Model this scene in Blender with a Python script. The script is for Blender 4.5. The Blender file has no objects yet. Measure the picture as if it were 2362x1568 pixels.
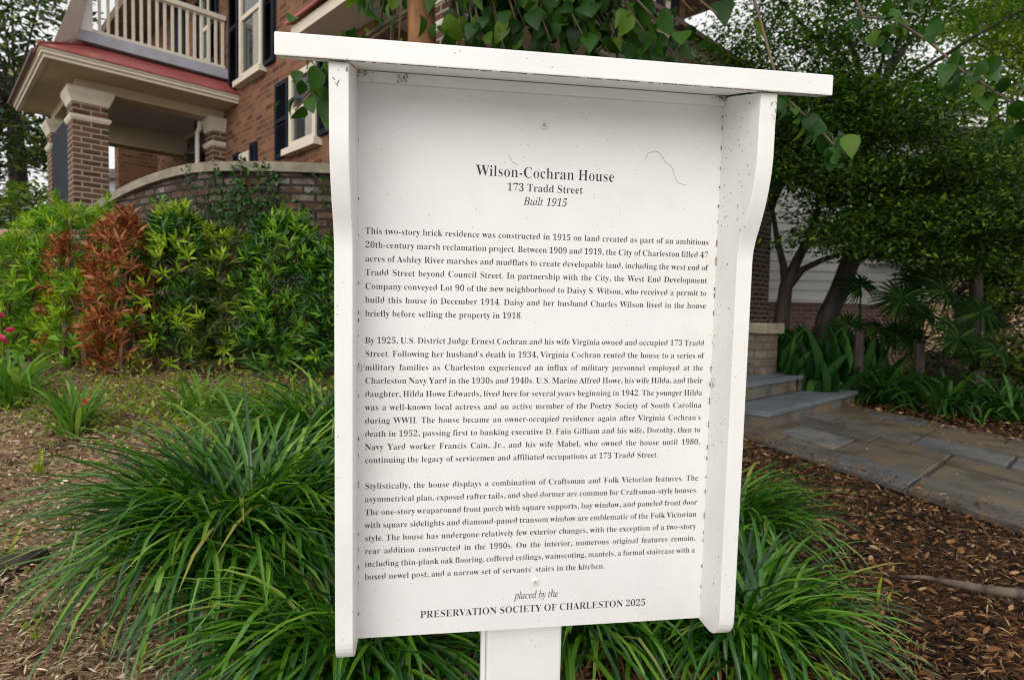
import bpy, math, random
import numpy as np
from mathutils import Matrix, Vector

RNG = np.random.default_rng(7)
random.seed(7)
scene = bpy.context.scene
COL = scene.collection

# ------------------------------------------------------------------ camera
FPX, PITCH, ROLL, CAMZ = 1401.0, math.radians(2.8), 0.0203, 0.95
fw = np.array([0, math.cos(PITCH), -math.sin(PITCH)])
_u0 = np.array([0, math.sin(PITCH), math.cos(PITCH)])
rt = np.array([math.cos(ROLL), 0, 0]) + _u0 * math.sin(ROLL)
up = np.array([-math.sin(ROLL), 0, 0]) + _u0 * math.cos(ROLL)
CAM = np.array([0, 0, CAMZ])
camd = bpy.data.cameras.new('camera')
camd.sensor_width = 36
camd.lens = FPX / 2361 * 36
camd.clip_start = 0.05
camd.clip_end = 2000
camd.dof.use_dof = True
camd.dof.focus_distance = 0.93
camd.dof.aperture_fstop = 7.0
cam = bpy.data.objects.new('camera', camd)
COL.objects.link(cam)
cam.matrix_world = Matrix(((rt[0], up[0], -fw[0], 0), (rt[1], up[1], -fw[1], 0), (rt[2], up[2], -fw[2], CAMZ), (0, 0, 0, 1)))
scene.camera = cam

# ------------------------------------------------------------------ light
SUN_EL, SUN_AZ = math.radians(22), math.radians(197)   # azimuth from +Y clockwise: behind the camera, a little left
world = bpy.data.worlds.new('World')
scene.world = world
world.use_nodes = True
wn, wl = world.node_tree.nodes, world.node_tree.links
bg = wn['Background']
sky = wn.new('ShaderNodeTexSky')
sky.sky_type = 'NISHITA'
sky.sun_disc = False
sky.sun_elevation = SUN_EL
sky.sun_rotation = SUN_AZ
sky.dust_density = 6.0
sky.air_density = 1.0
sky.ozone_density = 1.0
# hazy bright overcast: the blue is mostly washed out of the sky
bw = wn.new('ShaderNodeRGBToBW')
mxw = wn.new('ShaderNodeMix'); mxw.data_type = 'RGBA'
mxw.inputs[0].default_value = 0.8
# cloud veil: soft uneven white layer over the clear sky
wtc = wn.new('ShaderNodeTexCoord'); wno = wn.new('ShaderNodeTexNoise'); wno.inputs['Scale'].default_value = 2.2; wno.inputs['Detail'].default_value = 5
wl.new(wtc.outputs['Generated'], wno.inputs['Vector'])
wrp = wn.new('ShaderNodeValToRGB')
wrp.color_ramp.elements[0].position = .3; wrp.color_ramp.elements[0].color = (6.2, 6.3, 6.5, 1)
wrp.color_ramp.elements[1].position = .7; wrp.color_ramp.elements[1].color = (9.2, 9.1, 8.9, 1)
wl.new(wno.outputs[0], wrp.inputs[0])
cloud = wn.new('ShaderNodeMix'); cloud.data_type = 'RGBA'; cloud.inputs[0].default_value = .82
gain = wn.new('ShaderNodeMix'); gain.data_type = 'RGBA'; gain.blend_type = 'MULTIPLY'
gain.inputs[0].default_value = 1.0
gain.inputs[7].default_value = (1.0, 0.985, 0.96, 1)
wl.new(sky.outputs[0], bw.inputs[0])
wl.new(sky.outputs[0], mxw.inputs[6])
wl.new(bw.outputs[0], mxw.inputs[7])
wl.new(mxw.outputs[2], gain.inputs[6])
wl.new(gain.outputs[2], cloud.inputs[6]); wl.new(wrp.outputs[0], cloud.inputs[7])
wl.new(cloud.outputs[2], bg.inputs[0])
bg.inputs[1].default_value = 0.15
sund = bpy.data.lights.new('sun', 'SUN')
sund.energy = 1.5
sund.angle = math.radians(56)
sund.color = (1.0, 0.95, 0.88)
sun = bpy.data.objects.new('sun', sund)
COL.objects.link(sun)
_sd = Vector((math.sin(SUN_AZ) * math.cos(SUN_EL), math.cos(SUN_AZ) * math.cos(SUN_EL), math.sin(SUN_EL)))
sun.rotation_euler = _sd.to_track_quat('Z', 'Y').to_euler()
scene.view_settings.view_transform = 'Standard'
scene.view_settings.look = 'None'
scene.view_settings.exposure = -0.06
scene.view_settings.gamma = 1.0
scene.render.engine = 'CYCLES'
cy = scene.cycles
cy.use_denoising = True
cy.filter_width = 1.1
scene.cycles.pixel_filter_type = 'BLACKMAN_HARRIS'
cy.max_bounces = 7
cy.diffuse_bounces = 5
cy.glossy_bounces = 2
cy.transmission_bounces = 3
cy.transparent_max_bounces = 6
cy.sample_clamp_indirect = 6.0


# ------------------------------------------------------------------ geometry helpers
def ray(u, v):
    return fw + (u - 1180.5) / FPX * rt - (v - 784) / FPX * up


def at(u, v, Y):
    d = ray(u, v)
    return CAM + d * (Y / d[1])


def sstep(x, a, b):
    t = np.clip((x - a) / (b - a), 0, 1)
    return t * t * (3 - 2 * t)


def gz(x, y):
    """height of the ground: flat by the path, rising towards the house on the left"""
    x = np.asarray(x, float); y = np.asarray(y, float)
    return 0.46 * sstep(y, 1.2, 4.6) * (1 - sstep(x, -0.5, 1.2)) + 0.05 * sstep(y, 0.6, 2.0) * (1 - sstep(x, 0.9, 1.7))


def GZ(x, y):
    return float(gz(x, y))


class MB:
    def __init__(s):
        s.v, s.f, s.uv = [], [], []

    def add(s, verts, faces, uvs=None):
        o = len(s.v)
        s.v += [tuple(map(float, p)) for p in verts]
        for i, f in enumerate(faces):
            s.f.append([k + o for k in f])
            s.uv.append(uvs[i] if uvs else None)
        return s

    def box(s, a, b):
        (x0, y0, z0), (x1, y1, z1) = a, b
        v = [(x0, y0, z0), (x1, y0, z0), (x1, y1, z0), (x0, y1, z0), (x0, y0, z1), (x1, y0, z1), (x1, y1, z1), (x0, y1, z1)]
        return s.add(v, [(3, 2, 1, 0), (4, 5, 6, 7), (0, 1, 5, 4), (1, 2, 6, 5), (2, 3, 7, 6), (3, 0, 4, 7)])

    def prism(s, poly, axis, lo, hi):
        """poly: 2D points (the two other axes in order), extruded along axis"""
        n = len(poly)

        def P(p, t):
            q = list(p); q.insert(axis, t); return q
        v = [P(p, lo) for p in poly] + [P(p, hi) for p in poly]
        f = [list(range(n))[::-1], [n + i for i in range(n)]] + [[i, (i + 1) % n, n + (i + 1) % n, n + i] for i in range(n)]
        return s.add(v, f)

    def frustum(s, c, w0, d0, z0, w1, d1, z1):
        v = []
        for w, d, z in ((w0, d0, z0), (w1, d1, z1)):
            v += [(c[0] - w, c[1] - d, z), (c[0] + w, c[1] - d, z), (c[0] + w, c[1] + d, z), (c[0] - w, c[1] + d, z)]
        return s.add(v, [(3, 2, 1, 0), (4, 5, 6, 7), (0, 1, 5, 4), (1, 2, 6, 5), (2, 3, 7, 6), (3, 0, 4, 7)])

    def tube(s, pts, radii, n=8, cap=True):
        pts = [np.array(p, float) for p in pts]
        base = len(s.v)
        prev = None
        for i, p in enumerate(pts):
            t = pts[min(i + 1, len(pts) - 1)] - pts[max(i - 1, 0)]
            t = t / (np.linalg.norm(t) + 1e-9)
            if prev is None:
                a = np.array([1, 0, 0]) if abs(t[0]) < .9 else np.array([0, 1, 0])
                prev = np.cross(t, a)
            x = prev - t * (prev @ t); x /= np.linalg.norm(x) + 1e-9
            y = np.cross(t, x); prev = x
            r = radii[i] if hasattr(radii, '__len__') else radii
            for k in range(n):
                q = p + r * (math.cos(2 * math.pi * k / n) * x + math.sin(2 * math.pi * k / n) * y)
                s.v.append(tuple(q))
        for i in range(len(pts) - 1):
            for k in range(n):
                a = base + i * n + k; b = base + i * n + (k + 1) % n
                s.f.append([a, b, b + n, a + n]); s.uv.append(None)
        if cap:
            s.f.append([base + k for k in range(n)][::-1]); s.uv.append(None)
            s.f.append([base + (len(pts) - 1) * n + k for k in range(n)]); s.uv.append(None)
        return s

    def lathe(s, prof, c=(0, 0, 0), n=20, M=None):
        base = len(s.v)
        for r, z in prof:
            for k in range(n):
                q = np.array([r * math.cos(2 * math.pi * k / n), r * math.sin(2 * math.pi * k / n), z])
                if M is not None: q = M @ q
                s.v.append(tuple(q + np.array(c)))
        for i in range(len(prof) - 1):
            for k in range(n):
                a = base + i * n + k; b = base + i * n + (k + 1) % n
                s.f.append([a, b, b + n, a + n]); s.uv.append(None)
        s.f.append([base + k for k in range(n)][::-1]); s.uv.append(None)
        s.f.append([base + (len(prof) - 1) * n + k for k in range(n)]); s.uv.append(None)
        return s

    def build(s, name, mat, parent=None, smooth=False, uv=False, bevel=0):
        me = bpy.data.meshes.new(name)
        me.from_pydata(s.v, [], s.f)
        if uv:
            ul = me.uv_layers.new(name='UVMap')
            V = np.array(s.v)
            for fi, p in enumerate(me.polygons):
                cu = s.uv[fi]
                n = p.normal
                if cu is None:
                    if abs(n.z) > .8:
                        tx, ty = np.array([1, 0, 0]), np.array([0, 1, 0])
                    else:
                        tx = np.array([-n.y, n.x, 0]); tx = tx / (np.linalg.norm(tx) + 1e-9); ty = np.array([0, 0, 1])
                for j, li in enumerate(p.loop_indices):
                    if cu is None:
                        q = V[p.vertices[j]]
                        ul.data[li].uv = (float(q @ tx), float(q @ ty))
                    else:
                        ul.data[li].uv = cu[j]
        if smooth:
            me.polygons.foreach_set('use_smooth', [True] * len(me.polygons))
        return link(name, me, mat, parent, bevel)


def link(name, me, mat, parent=None, bevel=0):
    o = bpy.data.objects.new(name, me)
    COL.objects.link(o)
    if mat is not None:
        me.materials.append(mat)
    if parent is not None:
        o.parent = parent
    if bevel:
        b = o.modifiers.new('bevel', 'BEVEL')
        b.width = bevel; b.segments = 2; b.limit_method = 'ANGLE'; b.angle_limit = math.radians(40)
    return o


def fast_mesh(name, V, quads, mat, parent=None, smooth=False):
    """V (n,3) float, quads (m,4) or (m,3) int"""
    me = bpy.data.meshes.new(name)
    k = quads.shape[1]
    me.vertices.add(len(V)); me.vertices.foreach_set('co', V.astype(np.float32).ravel())
    me.loops.add(quads.size); me.loops.foreach_set('vertex_index', quads.astype(np.int32).ravel())
    me.polygons.add(len(quads))
    me.polygons.foreach_set('loop_start', np.arange(0, quads.size, k, dtype=np.int32))
    me.polygons.foreach_set('loop_total', np.full(len(quads), k, dtype=np.int32))
    if smooth:
        me.polygons.foreach_set('use_smooth', np.ones(len(quads), dtype=bool))
    me.update(calc_edges=True)
    return link(name, me, mat, parent)


def thing(name, label, cat, loc=(0, 0, 0), rotz=0, group=None):
    o = bpy.data.objects.new(name, None)
    o.empty_display_size = .1
    COL.objects.link(o)
    o.location = loc; o.rotation_euler = (0, 0, rotz)
    return tag(o, label, cat, group)


def tag(o, label=None, cat=None, group=None, kind=None):
    if label: o['label'] = label
    if cat: o['category'] = cat
    if group: o['group'] = group
    if kind: o['kind'] = kind
    return o


def norm(a):
    return a / (np.linalg.norm(a, axis=-1, keepdims=True) + 1e-9)


# leaf templates: x along the leaf, y across, z off the surface
def tpl_diamond():
    V = np.array([(0, 0, 0), (.5, -.5, .06), (1, 0, -.04), (.5, .5, .06)])
    return V, np.array([(0, 1, 2, 3)])


def tpl_lance():
    V = np.array([(0, 0, 0), (.35, -.5, .08), (.35, .5, .08), (.75, -.36, .03), (.75, .36, .03), (1, 0, -.08)])
    return V, np.array([(0, 1, 2, 2), (1, 3, 4, 2), (3, 5, 4, 4)])


def tpl_oval():
    xs = [0, .1, .3, .55, .8, 1.0]
    ws = [.02, .24, .46, .48, .27, .0]
    zs = [0, .0, .02, .0, -.05, -.13]
    V = []
    for x, w, z in zip(xs, ws, zs):
        V += [(x, -w, z + w * .28), (x, 0, z), (x, w, z + w * .28)]
    F = []
    for i in range(5):
        a = i * 3
        F += [(a, a + 3, a + 4, a + 1), (a + 1, a + 4, a + 5, a + 2)]
    return np.array(V, float), np.array(F)


def leaves(name, tpl, P, D, N, L, W, mat, parent=None, smooth=False, curl=0):
    V, F = tpl
    D = norm(D); S = norm(np.cross(N, D)); N = np.cross(D, S)
    n = len(P)
    L = np.broadcast_to(L, n)[:, None, None]; W = np.broadcast_to(W, n)[:, None, None]
    zz = V[None, :, 2:3] - (curl if np.isscalar(curl) else np.asarray(curl)[:, None, None]) * V[None, :, 0:1] ** 2
    A = P[:, None, :] + V[None, :, 0:1] * L * D[:, None, :] + V[None, :, 1:2] * W * S[:, None, :] + zz * L * N[:, None, :]
    Q = (F[None] + (np.arange(n) * len(V))[:, None, None]).reshape(-1, 4)
    A = A.reshape(-1, 3)
    tri = Q[:, 2] == Q[:, 3]
    if tri.any():
        me = bpy.data.meshes.new(name)
        nq, nt = (~tri).sum(), tri.sum()
        me.vertices.add(len(A)); me.vertices.foreach_set('co', A.astype(np.float32).ravel())
        loops = np.concatenate([Q[~tri].ravel(), Q[tri][:, :3].ravel()])
        me.loops.add(len(loops)); me.loops.foreach_set('vertex_index', loops.astype(np.int32))
        me.polygons.add(nq + nt)
        me.polygons.foreach_set('loop_start', np.concatenate([np.arange(nq) * 4, nq * 4 + np.arange(nt) * 3]).astype(np.int32))
        me.polygons.foreach_set('loop_total', np.concatenate([np.full(nq, 4), np.full(nt, 3)]).astype(np.int32))
        if smooth: me.polygons.foreach_set('use_smooth', np.ones(nq + nt, dtype=bool))
        me.update(calc_edges=True)
        return link(name, me, mat, parent)
    return fast_mesh(name, A, Q, mat, parent, smooth)


def rand_dirs(n):
    return norm(RNG.normal(size=(n, 3)))


def blades(name, base, az, L, W, tilt, droop, mat, parent, seg=7):
    """arching strap leaves: tilt = start angle from vertical, droop = extra bend by the tip"""
    n = len(base)
    t = np.linspace(0, 1, seg + 1)
    phi = tilt[:, None] + droop[:, None] * t[None] ** 1.05
    kink = (RNG.random(n) < .09)[:, None] * (t[None] > RNG.uniform(.4, .75, n)[:, None]) * RNG.uniform(.5, 1.5, n)[:, None]
    phi = phi + kink
    ds = (L / seg)[:, None]
    r = np.concatenate([np.zeros((n, 1)), np.cumsum(np.sin(phi[:, :-1]) * ds, 1)], 1)
    z = np.concatenate([np.zeros((n, 1)), np.cumsum(np.cos(phi[:, :-1]) * ds, 1)], 1)
    # sideways sway
    sw = RNG.normal(0, .05, n)[:, None] * (t[None] ** 2) * L[:, None] * 2
    ca, sa = np.cos(az)[:, None], np.sin(az)[:, None]
    Cx = base[:, 0:1] + r * ca - sw * sa
    Cy = base[:, 1:2] + r * sa + sw * ca
    Cz = base[:, 2:3] + z
    g = gz(Cx, Cy) + .006
    Cz = np.maximum(Cz, g)
    C = np.stack([Cx, Cy, Cz], -1)
    w = W[:, None] * np.minimum(1, (0.55 + 1.2 * t))[None] * np.sqrt(np.clip(1 - t ** 3.2, 0.004, 1))[None] / 2
    side = np.stack([-sa + 0 * r, ca + 0 * r, 0 * r], -1)
    nrm = np.stack([-np.cos(phi) * ca, -np.cos(phi) * sa, np.sin(phi)], -1)
    A = C + side * w[..., None] + nrm * w[..., None] * .45
    B = C - side * w[..., None] + nrm * w[..., None] * .45
    V = np.stack([A, C, B], 2).reshape(-1, 3)      # n, seg+1, 3
    i = np.arange(seg)
    q = np.concatenate([np.stack([i * 3, i * 3 + 1, i * 3 + 4, i * 3 + 3], 1), np.stack([i * 3 + 1, i * 3 + 2, i * 3 + 5, i * 3 + 4], 1)])
    Q = (q[None] + (np.arange(n) * (seg + 1) * 3)[:, None, None]).reshape(-1, 4)
    return fast_mesh(name, V, Q, mat, parent, smooth=True)


# ------------------------------------------------------------------ materials
def newmat(name):
    m = bpy.data.materials.new(name)
    m.use_nodes = True
    return m, m.node_tree.nodes, m.node_tree.links, m.node_tree.nodes['Principled BSDF']


def ramp(n, stops):
    r = n.new('ShaderNodeValToRGB')
    e = r.color_ramp.elements
    while len(e) < len(stops): e.new(.5)
    for k, (p, c) in enumerate(stops):
        e[k].position = p; e[k].color = (*c, 1)
    return r


def noise(n, l, scale, detail=4, coord='Object', rough=.55):
    tc = n.new('ShaderNodeTexCoord')
    t = n.new('ShaderNodeTexNoise')
    t.inputs['Scale'].default_value = scale; t.inputs['Detail'].default_value = detail; t.inputs['Roughness'].default_value = rough
    l.new(tc.outputs[coord], t.inputs['Vector'])
    return t


def mat_plain(name, c, rough=.6, var=.12, scale=6, bump=.0, bscale=60, spec=.4):
    m, n, l, b = newmat(name)
    t = noise(n, l, scale)
    c2 = tuple(x * (1 - var) for x in c); c1 = tuple(min(1, x * (1 + var)) for x in c)
    r = ramp(n, [(.3, c2), (.7, c1)])
    l.new(t.outputs[0], r.inputs[0]); l.new(r.outputs[0], b.inputs['Base Color'])
    b.inputs['Roughness'].default_value = rough
    b.inputs['Specular IOR Level'].default_value = spec
    if bump:
        t2 = noise(n, l, bscale, 3)
        bp = n.new('ShaderNodeBump'); bp.inputs['Strength'].default_value = bump; bp.inputs['Distance'].default_value = .01
        l.new(t2.outputs[0], bp.inputs['Height']); l.new(bp.outputs[0], b.inputs['Normal'])
    return m


def mat_sign_paint(name, base, speck=.5, rough=.45, speckscale=150, streak=True, grain=(10, 120, 120)):
    """white gloss paint with fly specks, hairline dirt and brush marks"""
    m, n, l, b = newmat(name)
    tc = n.new('ShaderNodeTexCoord')
    v = n.new('ShaderNodeTexVoronoi'); v.inputs['Scale'].default_value = speckscale
    l.new(tc.outputs['Object'], v.inputs['Vector'])
    # only a few cells get a dot
    lt = n.new('ShaderNodeMath'); lt.operation = 'LESS_THAN'; lt.inputs[1].default_value = .17
    l.new(v.outputs['Distance'], lt.inputs[0])
    sep = n.new('ShaderNodeSeparateColor'); l.new(v.outputs['Color'], sep.inputs[0])
    gt = n.new('ShaderNodeMath'); gt.operation = 'GREATER_THAN'; gt.inputs[1].default_value = .86
    l.new(sep.outputs[0], gt.inputs[0])
    patch = noise(n, l, 7, 3)
    pr = n.new('ShaderNodeMath'); pr.operation = 'GREATER_THAN'; pr.inputs[1].default_value = .5
    l.new(patch.outputs[0], pr.inputs[0])
    mu = n.new('ShaderNodeMath'); mu.operation = 'MULTIPLY'; l.new(lt.outputs[0], mu.inputs[0]); l.new(gt.outputs[0], mu.inputs[1])
    mu1 = n.new('ShaderNodeMath'); mu1.operation = 'MULTIPLY'; l.new(mu.outputs[0], mu1.inputs[0]); l.new(pr.outputs[0], mu1.inputs[1])
    mu2 = n.new('ShaderNodeMath'); mu2.operation = 'MULTIPLY'; mu2.inputs[1].default_value = speck
    l.new(mu1.outputs[0], mu2.inputs[0])
    t = noise(n, l, 9, 6)
    r = ramp(n, [(.32, tuple(x * .955 for x in base)), (.62, base)])
    l.new(t.outputs[0], r.inputs[0])
    g1 = noise(n, l, 5.5, 7, rough=.7)
    gr_ = ramp(n, [(.52, (0, 0, 0)), (.74, (.34, .34, .34))]); l.new(g1.outputs[0], gr_.inputs[0])
    gm = n.new('ShaderNodeMix'); gm.data_type = 'RGBA'
    l.new(gr_.outputs[0], gm.inputs[0]); l.new(r.outputs[0], gm.inputs[6]); gm.inputs[7].default_value = (.62, .57, .49, 1)
    mx = n.new('ShaderNodeMix'); mx.data_type = 'RGBA'
    l.new(mu2.outputs[0], mx.inputs[0]); l.new(gm.outputs[2], mx.inputs[6]); mx.inputs[7].default_value = (.13, .09, .055, 1)
    l.new(mx.outputs[2], b.inputs['Base Color'])
    b.inputs['Roughness'].default_value = rough
    b.inputs['Specular IOR Level'].default_value = .35
    if streak:
        mp = n.new('ShaderNodeMapping'); mp.inputs['Scale'].default_value = grain
        l.new(tc.outputs['Object'], mp.inputs[0])
        t2 = n.new('ShaderNodeTexNoise'); t2.inputs['Scale'].default_value = 1.0; t2.inputs['Detail'].default_value = 3
        l.new(mp.outputs[0], t2.inputs[0])
        bp = n.new('ShaderNodeBump'); bp.inputs['Strength'].default_value = .22; bp.inputs['Distance'].default_value = .002
        l.new(t2.outputs[0], bp.inputs['Height']); l.new(bp.outputs[0], b.inputs['Normal'])
    return m


def mat_brick(name, cols, mortar, bw=.205, rh=.068, ms=.011, bump=.6, stain=None, rough=.85):
    m, n, l, b = newmat(name)
    tc = n.new('ShaderNodeTexCoord')
    # slight wobble so that the courses are not ruler straight
    nz = n.new('ShaderNodeTexNoise'); nz.inputs['Scale'].default_value = 5; l.new(tc.outputs['UV'], nz.inputs['Vector'])
    va = n.new('ShaderNodeVectorMath'); va.operation = 'MULTIPLY_ADD'
    l.new(nz.outputs['Color'], va.inputs[0]); va.inputs[1].default_value = (.012, .012, 0); l.new(tc.outputs['UV'], va.inputs[2])
    br = n.new('ShaderNodeTexBrick')
    br.inputs['Scale'].default_value = 1; br.inputs['Brick Width'].default_value = bw; br.inputs['Row Height'].default_value = rh
    br.inputs['Mortar Size'].default_value = ms; br.inputs['Mortar Smooth'].default_value = .15; br.inputs['Bias'].default_value = 0
    br.inputs['Color1'].default_value = (0, 0, 0, 1); br.inputs['Color2'].default_value = (1, 1, 1, 1); br.inputs['Mortar'].default_value = (.5, .5, .5, 1)
    l.new(va.outputs[0], br.inputs['Vector'])
    k = len(cols)
    r = ramp(n, [(i / (k - 1), c) for i, c in enumerate(cols)])
    t = n.new('ShaderNodeTexNoise'); t.inputs['Scale'].default_value = 38; t.inputs['Detail'].default_value = 5; l.new(tc.outputs['UV'], t.inputs['Vector'])
    add = n.new('ShaderNodeMath'); add.operation = 'MULTIPLY_ADD'; add.inputs[1].default_value = .5
    sub = n.new('ShaderNodeMath'); sub.operation = 'SUBTRACT'; sub.inputs[1].default_value = .5
    l.new(t.outputs[0], sub.inputs[0]); l.new(sub.outputs[0], add.inputs[0])
    bwn = n.new('ShaderNodeRGBToBW'); l.new(br.outputs['Color'], bwn.inputs[0]); l.new(bwn.outputs[0], add.inputs[2])
    l.new(add.outputs[0], r.inputs[0])
    src = r.outputs[0]
    if stain:
        t3 = n.new('ShaderNodeTexNoise'); t3.inputs['Scale'].default_value = 3.5; t3.inputs['Detail'].default_value = 6; l.new(tc.outputs['UV'], t3.inputs['Vector'])
        rs = ramp(n, [(.52, (0, 0, 0)), (.72, (1, 1, 1))]); l.new(t3.outputs[0], rs.inputs[0])
        mm = n.new('ShaderNodeMix'); mm.data_type = 'RGBA'; l.new(rs.outputs[0], mm.inputs[0]); l.new(src, mm.inputs[6]); mm.inputs[7].default_value = (*stain, 1)
        src = mm.outputs[2]
    mx = n.new('ShaderNodeMix'); mx.data_type = 'RGBA'
    l.new(br.outputs['Fac'], mx.inputs[0]); l.new(src, mx.inputs[6]); mx.inputs[7].default_value = (*mortar, 1)
    l.new(mx.outputs[2], b.inputs['Base Color'])
    b.inputs['Roughness'].default_value = rough
    b.inputs['Specular IOR Level'].default_value = .2
    inv = n.new('ShaderNodeMath'); inv.operation = 'SUBTRACT'; inv.inputs[0].default_value = 1; l.new(br.outputs['Fac'], inv.inputs[1])
    h = n.new('ShaderNodeMath'); h.operation = 'MULTIPLY_ADD'; h.inputs[1].default_value = .3; l.new(t.outputs[0], h.inputs[0]); l.new(inv.outputs[0], h.inputs[2])
    bp = n.new('ShaderNodeBump'); bp.inputs['Strength'].default_value = bump; bp.inputs['Distance'].default_value = .012
    l.new(h.outputs[0], bp.inputs['Height']); l.new(bp.outputs[0], b.inputs['Normal'])
    return m


def mat_leaf(name, stops, trans=.3, rough=.4, spec=.3, tcol=None):
    """foliage: colour drawn per leaf, a little light through it"""
    m, n, l, b = newmat(name)
    g = n.new('ShaderNodeNewGeometry')
    r = ramp(n, stops)
    l.new(g.outputs['Random Per Island'], r.inputs[0])
    l.new(r.outputs[0], b.inputs['Base Color'])
    b.inputs['Roughness'].default_value = rough
    b.inputs['Specular IOR Level'].default_value = spec
    tr = n.new('ShaderNodeBsdfTranslucent')  # light through the blade
    hs = n.new('ShaderNodeMix'); hs.data_type = 'RGBA'; hs.blend_type = 'MULTIPLY'; hs.inputs[0].default_value = 1
    l.new(r.outputs[0], hs.inputs[6]); hs.inputs[7].default_value = (*(tcol or (1.5, 1.7, .6)), 1)
    l.new(hs.outputs[2], tr.inputs[0])
    mx = n.new('ShaderNodeMixShader'); mx.inputs[0].default_value = trans
    l.new(b.outputs[0], mx.inputs[1]); l.new(tr.outputs[0], mx.inputs[2])
    l.new(mx.outputs[0], n['Material Output'].inputs['Surface'])
    return m


def mat_bark(name, c1, c2, scale=9, stretch=(1, 1, .18), bump=.5):
    m, n, l, b = newmat(name)
    tc = n.new('ShaderNodeTexCoord'); mp = n.new('ShaderNodeMapping'); mp.inputs['Scale'].default_value = stretch
    l.new(tc.outputs['Object'], mp.inputs[0])
    t = n.new('ShaderNodeTexNoise'); t.inputs['Scale'].default_value = scale; t.inputs['Detail'].default_value = 6; l.new(mp.outputs[0], t.inputs['Vector'])
    r = ramp(n, [(.35, c1), (.65, c2)]); l.new(t.outputs[0], r.inputs[0]); l.new(r.outputs[0], b.inputs['Base Color'])
    b.inputs['Roughness'].default_value = .75
    bp = n.new('ShaderNodeBump'); bp.inputs['Strength'].default_value = bump; bp.inputs['Distance'].default_value = .02
    l.new(t.outputs[0], bp.inputs['Height']); l.new(bp.outputs[0], b.inputs['Normal'])
    return m


def mat_ground():
    m, n, l, b = newmat('mulch_soil')
    tc = n.new('ShaderNodeTexCoord')
    mp = n.new('ShaderNodeMapping'); mp.inputs['Scale'].default_value = (1, 2.2, 1); mp.inputs['Rotation'].default_value = (0, 0, .25)
    l.new(tc.outputs['Object'], mp.inputs[0])
    v = n.new('ShaderNodeTexVoronoi'); v.inputs['Scale'].default_value = 42; v.inputs['Randomness'].default_value = 1
    l.new(mp.outputs[0], v.inputs['Vector'])
    sp = n.new('ShaderNodeSeparateColor'); l.new(v.outputs['Color'], sp.inputs[0])
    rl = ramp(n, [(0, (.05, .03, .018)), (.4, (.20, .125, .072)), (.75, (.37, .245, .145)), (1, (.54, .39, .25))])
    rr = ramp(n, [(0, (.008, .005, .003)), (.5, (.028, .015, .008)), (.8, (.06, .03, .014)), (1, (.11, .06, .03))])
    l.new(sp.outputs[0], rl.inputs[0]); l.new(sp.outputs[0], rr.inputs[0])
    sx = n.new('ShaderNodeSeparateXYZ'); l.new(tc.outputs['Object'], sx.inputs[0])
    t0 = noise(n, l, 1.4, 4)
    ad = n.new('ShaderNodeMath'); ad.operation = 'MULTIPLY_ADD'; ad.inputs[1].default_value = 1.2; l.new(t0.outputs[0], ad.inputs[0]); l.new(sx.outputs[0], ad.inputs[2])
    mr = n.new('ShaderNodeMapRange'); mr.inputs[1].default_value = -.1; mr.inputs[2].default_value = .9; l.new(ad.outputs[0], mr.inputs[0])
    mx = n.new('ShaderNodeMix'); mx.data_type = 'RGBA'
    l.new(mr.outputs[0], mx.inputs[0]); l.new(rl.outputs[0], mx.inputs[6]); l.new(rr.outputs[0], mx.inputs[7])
    # dark damp soil patches
    t1 = noise(n, l, 2.3, 5)
    rd = ramp(n, [(.36, (.28, .26, .25)), (.52, (1, 1, 1))]); l.new(t1.outputs[0], rd.inputs[0])
    mu = n.new('ShaderNodeMix'); mu.data_type = 'RGBA'; mu.blend_type = 'MULTIPLY'; mu.inputs[0].default_value = 1
    l.new(mx.outputs[2], mu.inputs[6]); l.new(rd.outputs[0], mu.inputs[7])
    l.new(mu.outputs[2], b.inputs['Base Color'])
    b.inputs['Roughness'].default_value = .9; b.inputs['Specular IOR Level'].default_value = .15
    bp = n.new('ShaderNodeBump'); bp.inputs['Strength'].default_value = .9; bp.inputs['Distance'].default_value = .02
    t2 = noise(n, l, 60, 5)
    hh = n.new('ShaderNodeMath'); hh.operation = 'ADD'; l.new(sp.outputs[1], hh.inputs[0]); l.new(t2.outputs[0], hh.inputs[1])
    l.new(hh.outputs[0], bp.inputs['Height']); l.new(bp.outputs[0], b.inputs['Normal'])
    return m


def mat_slate(name='slate'):
    m, n, l, b = newmat(name)
    g = n.new('ShaderNodeNewGeometry')
    r = ramp(n, [(0, (.15, .115, .075)), (.25, (.085, .075, .06)), (.45, (.115, .125, .138)), (.62, (.125, .095, .06)), (.8, (.11, .10, .085)), (1, (.155, .16, .165))])
    l.new(g.outputs['Random Per Island'], r.inputs[0])
    t = noise(n, l, 4.5, 6)
    r2 = ramp(n, [(.32, (.62, .58, .52)), (.5, (1, 1, 1)), (.68, (1.4, 1.22, .95))]); l.new(t.outputs[0], r2.inputs[0])
    mu = n.new('ShaderNodeMix'); mu.data_type = 'RGBA'; mu.blend_type = 'MULTIPLY'; mu.inputs[0].default_value = 1
    l.new(r.outputs[0], mu.inputs[6]); l.new(r2.outputs[0], mu.inputs[7]); l.new(mu.outputs[2], b.inputs['Base Color'])
    b.inputs['Roughness'].default_value = .5; b.inputs['Specular IOR Level'].default_value = .4
    t2 = noise(n, l, 14, 6)
    bp = n.new('ShaderNodeBump'); bp.inputs['Strength'].default_value = .35; bp.inputs['Distance'].default_value = .012
    l.new(t2.outputs[0], bp.inputs['Height']); l.new(bp.outputs[0], b.inputs['Normal'])
    return m


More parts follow.
